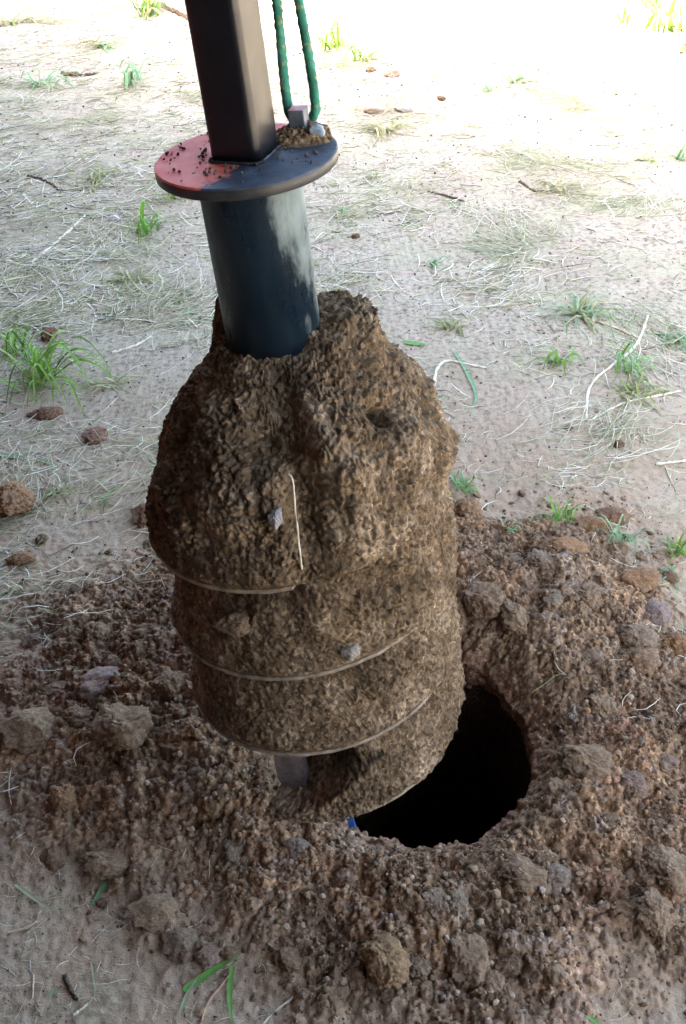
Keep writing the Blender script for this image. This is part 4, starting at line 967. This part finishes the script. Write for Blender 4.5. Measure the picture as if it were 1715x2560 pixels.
for a in [
    (100, 955, 250, 110, 46, 'largest bright green grass tuft at the left edge', G1 + GD[2:], 11),
    (372, 580, 130, 90, 16, 'bright green sprig with long hanging blade left of the pipe', G1, 11),
    (430, 500, 120, 60, 20, 'green tuft tucked under the left side of the plate', GM, 9),
    (375, 38, 130, 70, 34, 'yellow green tuft at the sunlit edge left of the bar', GM, 9),
    (335, 205, 110, 60, 10, 'broad-leaved pale green weed at upper left', G2, 14),
    (260, 120, 120, 40, 14, 'sparse dull green tuft far upper left', GD + G2, 7),
    (830, 120, 150, 60, 40, 'green grass band behind the rope', GM, 8),
    (905, 150, 110, 50, 20, 'grass tuft right of the rope near grey lumps', GM, 8),
    (1560, 60, 120, 40, 16, 'small sunlit yellow green tuft at top right', GM, 10),
    (1660, 75, 190, 80, 44, 'large sunlit tuft at the top right corner', G1 + GD, 13),
    (1710, 130, 130, 60, 26, 'sunlit tuft cut by the right edge', G1 + GD, 12),
    (1640, 20, 120, 50, 20, 'sunlit tuft at the very top right', G1 + GD, 12),
    (1290, 205, 110, 50, 22, 'pale tuft at the shadow edge in the middle right', GD + G2, 7),
    (1225, 230, 70, 30, 8, 'few grey green blades left of the pale shadow edge tuft', G2, 6),
    (960, 325, 150, 60, 34, 'dry flattened tuft right of the plate', GD, 7),
    (850, 535, 110, 50, 18, 'small dull green tuft right of the sleeve pipe', GD + G2, 6),
    (1085, 665, 60, 40, 8, 'tiny green sprig on pale ground in the middle', G2, 7),
    (1450, 785, 190, 60, 42, 'flat pale green tuft on the right', GD + G2, 7),
    (1400, 905, 130, 60, 10, 'green weed with dark blades on the right', G1, 11),
    (1590, 985, 170, 70, 34, 'dry yellow hay clump at the right', GD, 7),
    (1575, 930, 150, 60, 22, 'green blades above the dry hay clump at right', G1 + G2, 8),
    (1690, 850, 140, 80, 26, 'dull tuft at the right edge beside the hay', GD + G2, 7),
    (1130, 820, 110, 70, 24, 'dry brownish tuft behind the soil heap', GD, 6),
    (1160, 1225, 90, 60, 16, 'fresh green tuft touching the right side of the drum', G1 + G2, 8),
    (1395, 1305, 120, 50, 22, 'green tuft at the back edge of the spoil', G1, 7),
    (1265, 1330, 70, 30, 10, 'small green sprig on the spoil behind the hole', G2, 8),
    (1545, 1355, 130, 40, 20, 'flat dull green blades on dark ground at right', G2, 7),
    (1690, 1385, 110, 60, 22, 'green tuft at the right edge behind the smooth stone', GM, 8),
    (1675, 1440, 70, 40, 10, 'small pale sprig below the right edge tuft', G2, 7),
    (270, 960, 120, 60, 20, 'yellowish tuft between the big tuft and the soil heap', GD, 7),
    (150, 1230, 120, 50, 18, 'thin dry tuft right of the orange clod', GD, 6),
    (250, 1245, 100, 50, 14, 'dry wisp of grass on bare ground at left', GD, 6),
    (50, 1740, 60, 40, 8, 'small dull sprig at the left spoil edge', GD + G2, 7),
    (230, 460, 140, 50, 30, 'dull green hay patch left of the plate', GD, 6),
    (100, 215, 160, 50, 24, 'dull hay tuft at upper left edge', GD + G2, 6),
    (40, 60, 150, 50, 26, 'hay tuft in the upper left corner', GD, 6),
    (40, 880, 140, 60, 14, 'long green blades at the left edge above the big tuft', G1, 9),
    (330, 700, 140, 50, 24, 'dry hay tuft left of the pipe foot', GD, 6),
    (1700, 400, 90, 60, 14, 'green grey tuft at the right edge on pale ground', G2, 7),
    (1610, 400, 100, 50, 16, 'dry wisp on pale ground at upper right', GD, 6),
    (1390, 470, 110, 40, 16, 'dry tuft by the forked twig', GD, 6),
]:
    tuft('grass_tuft', a[0], a[1], a[2], a[3], a[4], a[5], a[6], a[7])
def one_blade(pix, wid, col, label, lift=.006):
    pts = np.array([hit(*p) for p in pix]); pts[:, 2] += lift; path = spline(pts, 14); m = depth_of(path[7]) / F
    T = np.gradient(path, axis=0); T /= np.linalg.norm(T, axis=1)[:, None]; side = np.cross(T, [0, 0, 1.0]); side /= np.linalg.norm(side, axis=1)[:, None]
    w = wid * m * np.sin(np.linspace(.25, 1, 14) * np.pi * .97)[:, None]
    V = np.stack([path - side * w / 2, path + np.array([0, 0, -1]) * w * .18, path + side * w / 2], 1).reshape(-1, 3)
    me = mesh_np('green_sprig', V - pts[0], grid_faces(14, 3), M_GRASS); cattr(me, 'Col', np.tile(col, (len(V), 1)))
    o = link('green_sprig', me); o.location = pts[0]; tag(o, label, 'sprig')
g1, g2, g3 = (.16, .36, .08), (.20, .34, .17), (.34, .38, .22)
for a in [
    ([(460, 2480), (520, 2440), (600, 2390)], 20, g1, 'broad bright green blade lying in the foreground'),
    ([(582, 2420), (575, 2490), (582, 2570)], 14, g1, 'long green blade running off the bottom edge'),
    ([(450, 2540), (470, 2490), (500, 2440)], 10, g3, 'pale green blade left of the broad bright blade'),
    ([(235, 2265), (265, 2215), (305, 2180)], 14, g2, 'grey green curved blade at lower left'),
    ([(40, 2215), (80, 2245), (120, 2275)], 10, g3, 'pale green blade at the lower left edge'),
    ([(288, 2030), (294, 2065), (297, 2102)], 8, g2, 'small upright blade in crumbs at lower left'),
    ([(1650, 1705), (1670, 1650), (1690, 1620)], 11, g2, 'green blade standing at the right spoil edge'),
    ([(1375, 1669), (1392, 1666), (1408, 1667)], 8, g2, 'tiny green blade on the right inner slope'),
    ([(1460, 2535), (1478, 2550), (1500, 2566)], 14, g1, 'green blade tip at the bottom right edge'),
    ([(1010, 858), (1040, 862), (1072, 866)], 18, g1, 'flat green leaf right of the soil heap top'),
    ([(1135, 880), (1165, 930), (1190, 990), (1180, 1030)], 10, g2, 'long curved green blade beside the soil heap'),
    ([(450, 815), (470, 785), (490, 762)], 10, g2, 'green blade left of the pipe foot'),
    ([(415, 770), (435, 760), (455, 750)], 9, g2, 'short green blade lying above the pipe foot blade'),
    ([(0, 1140), (40, 1145), (75, 1145)], 14, g2, 'flat wide blade at the left edge'),
    ([(90, 1150), (120, 1160), (150, 1168)], 10, g2, 'thin green blade pointing right at the left'),
    ([(250, 1265), (275, 1235), (295, 1208)], 8, g2, 'slanted green blade on bare ground at left'),
    ([(378, 1400), (385, 1370), (398, 1352)], 10, g3, 'pale green blade at the left foot of the upper drum'),
    ([(280, 1470), (300, 1450), (325, 1440)], 9, g2, 'green blade on the left spoil edge'),
    ([(195, 1515), (198, 1490), (205, 1475)], 7, g2, 'short upright green blade at the left spoil edge'),
    ([(760, 2310), (790, 2300), (800, 2285)], 9, g3, 'pale shredded blade left of the red block clod'),
    ([(824, 2155), (826, 2170), (828, 2182)], 8, g1, 'tiny bright green blade in front of the hole rim'),
    ([(230, 2410), (240, 2470), (238, 2500)], 6, g3, 'thin pale blade in the lower left'),
    ([(130, 2495), (136, 2482), (142, 2473)], 10, g2, 'tiny green leaf in the lower left'),
    ([(700, 2180), (712, 2205), (718, 2225)], 5, g2, 'thin green shoot on the near spoil'),
]: one_blade(*a)
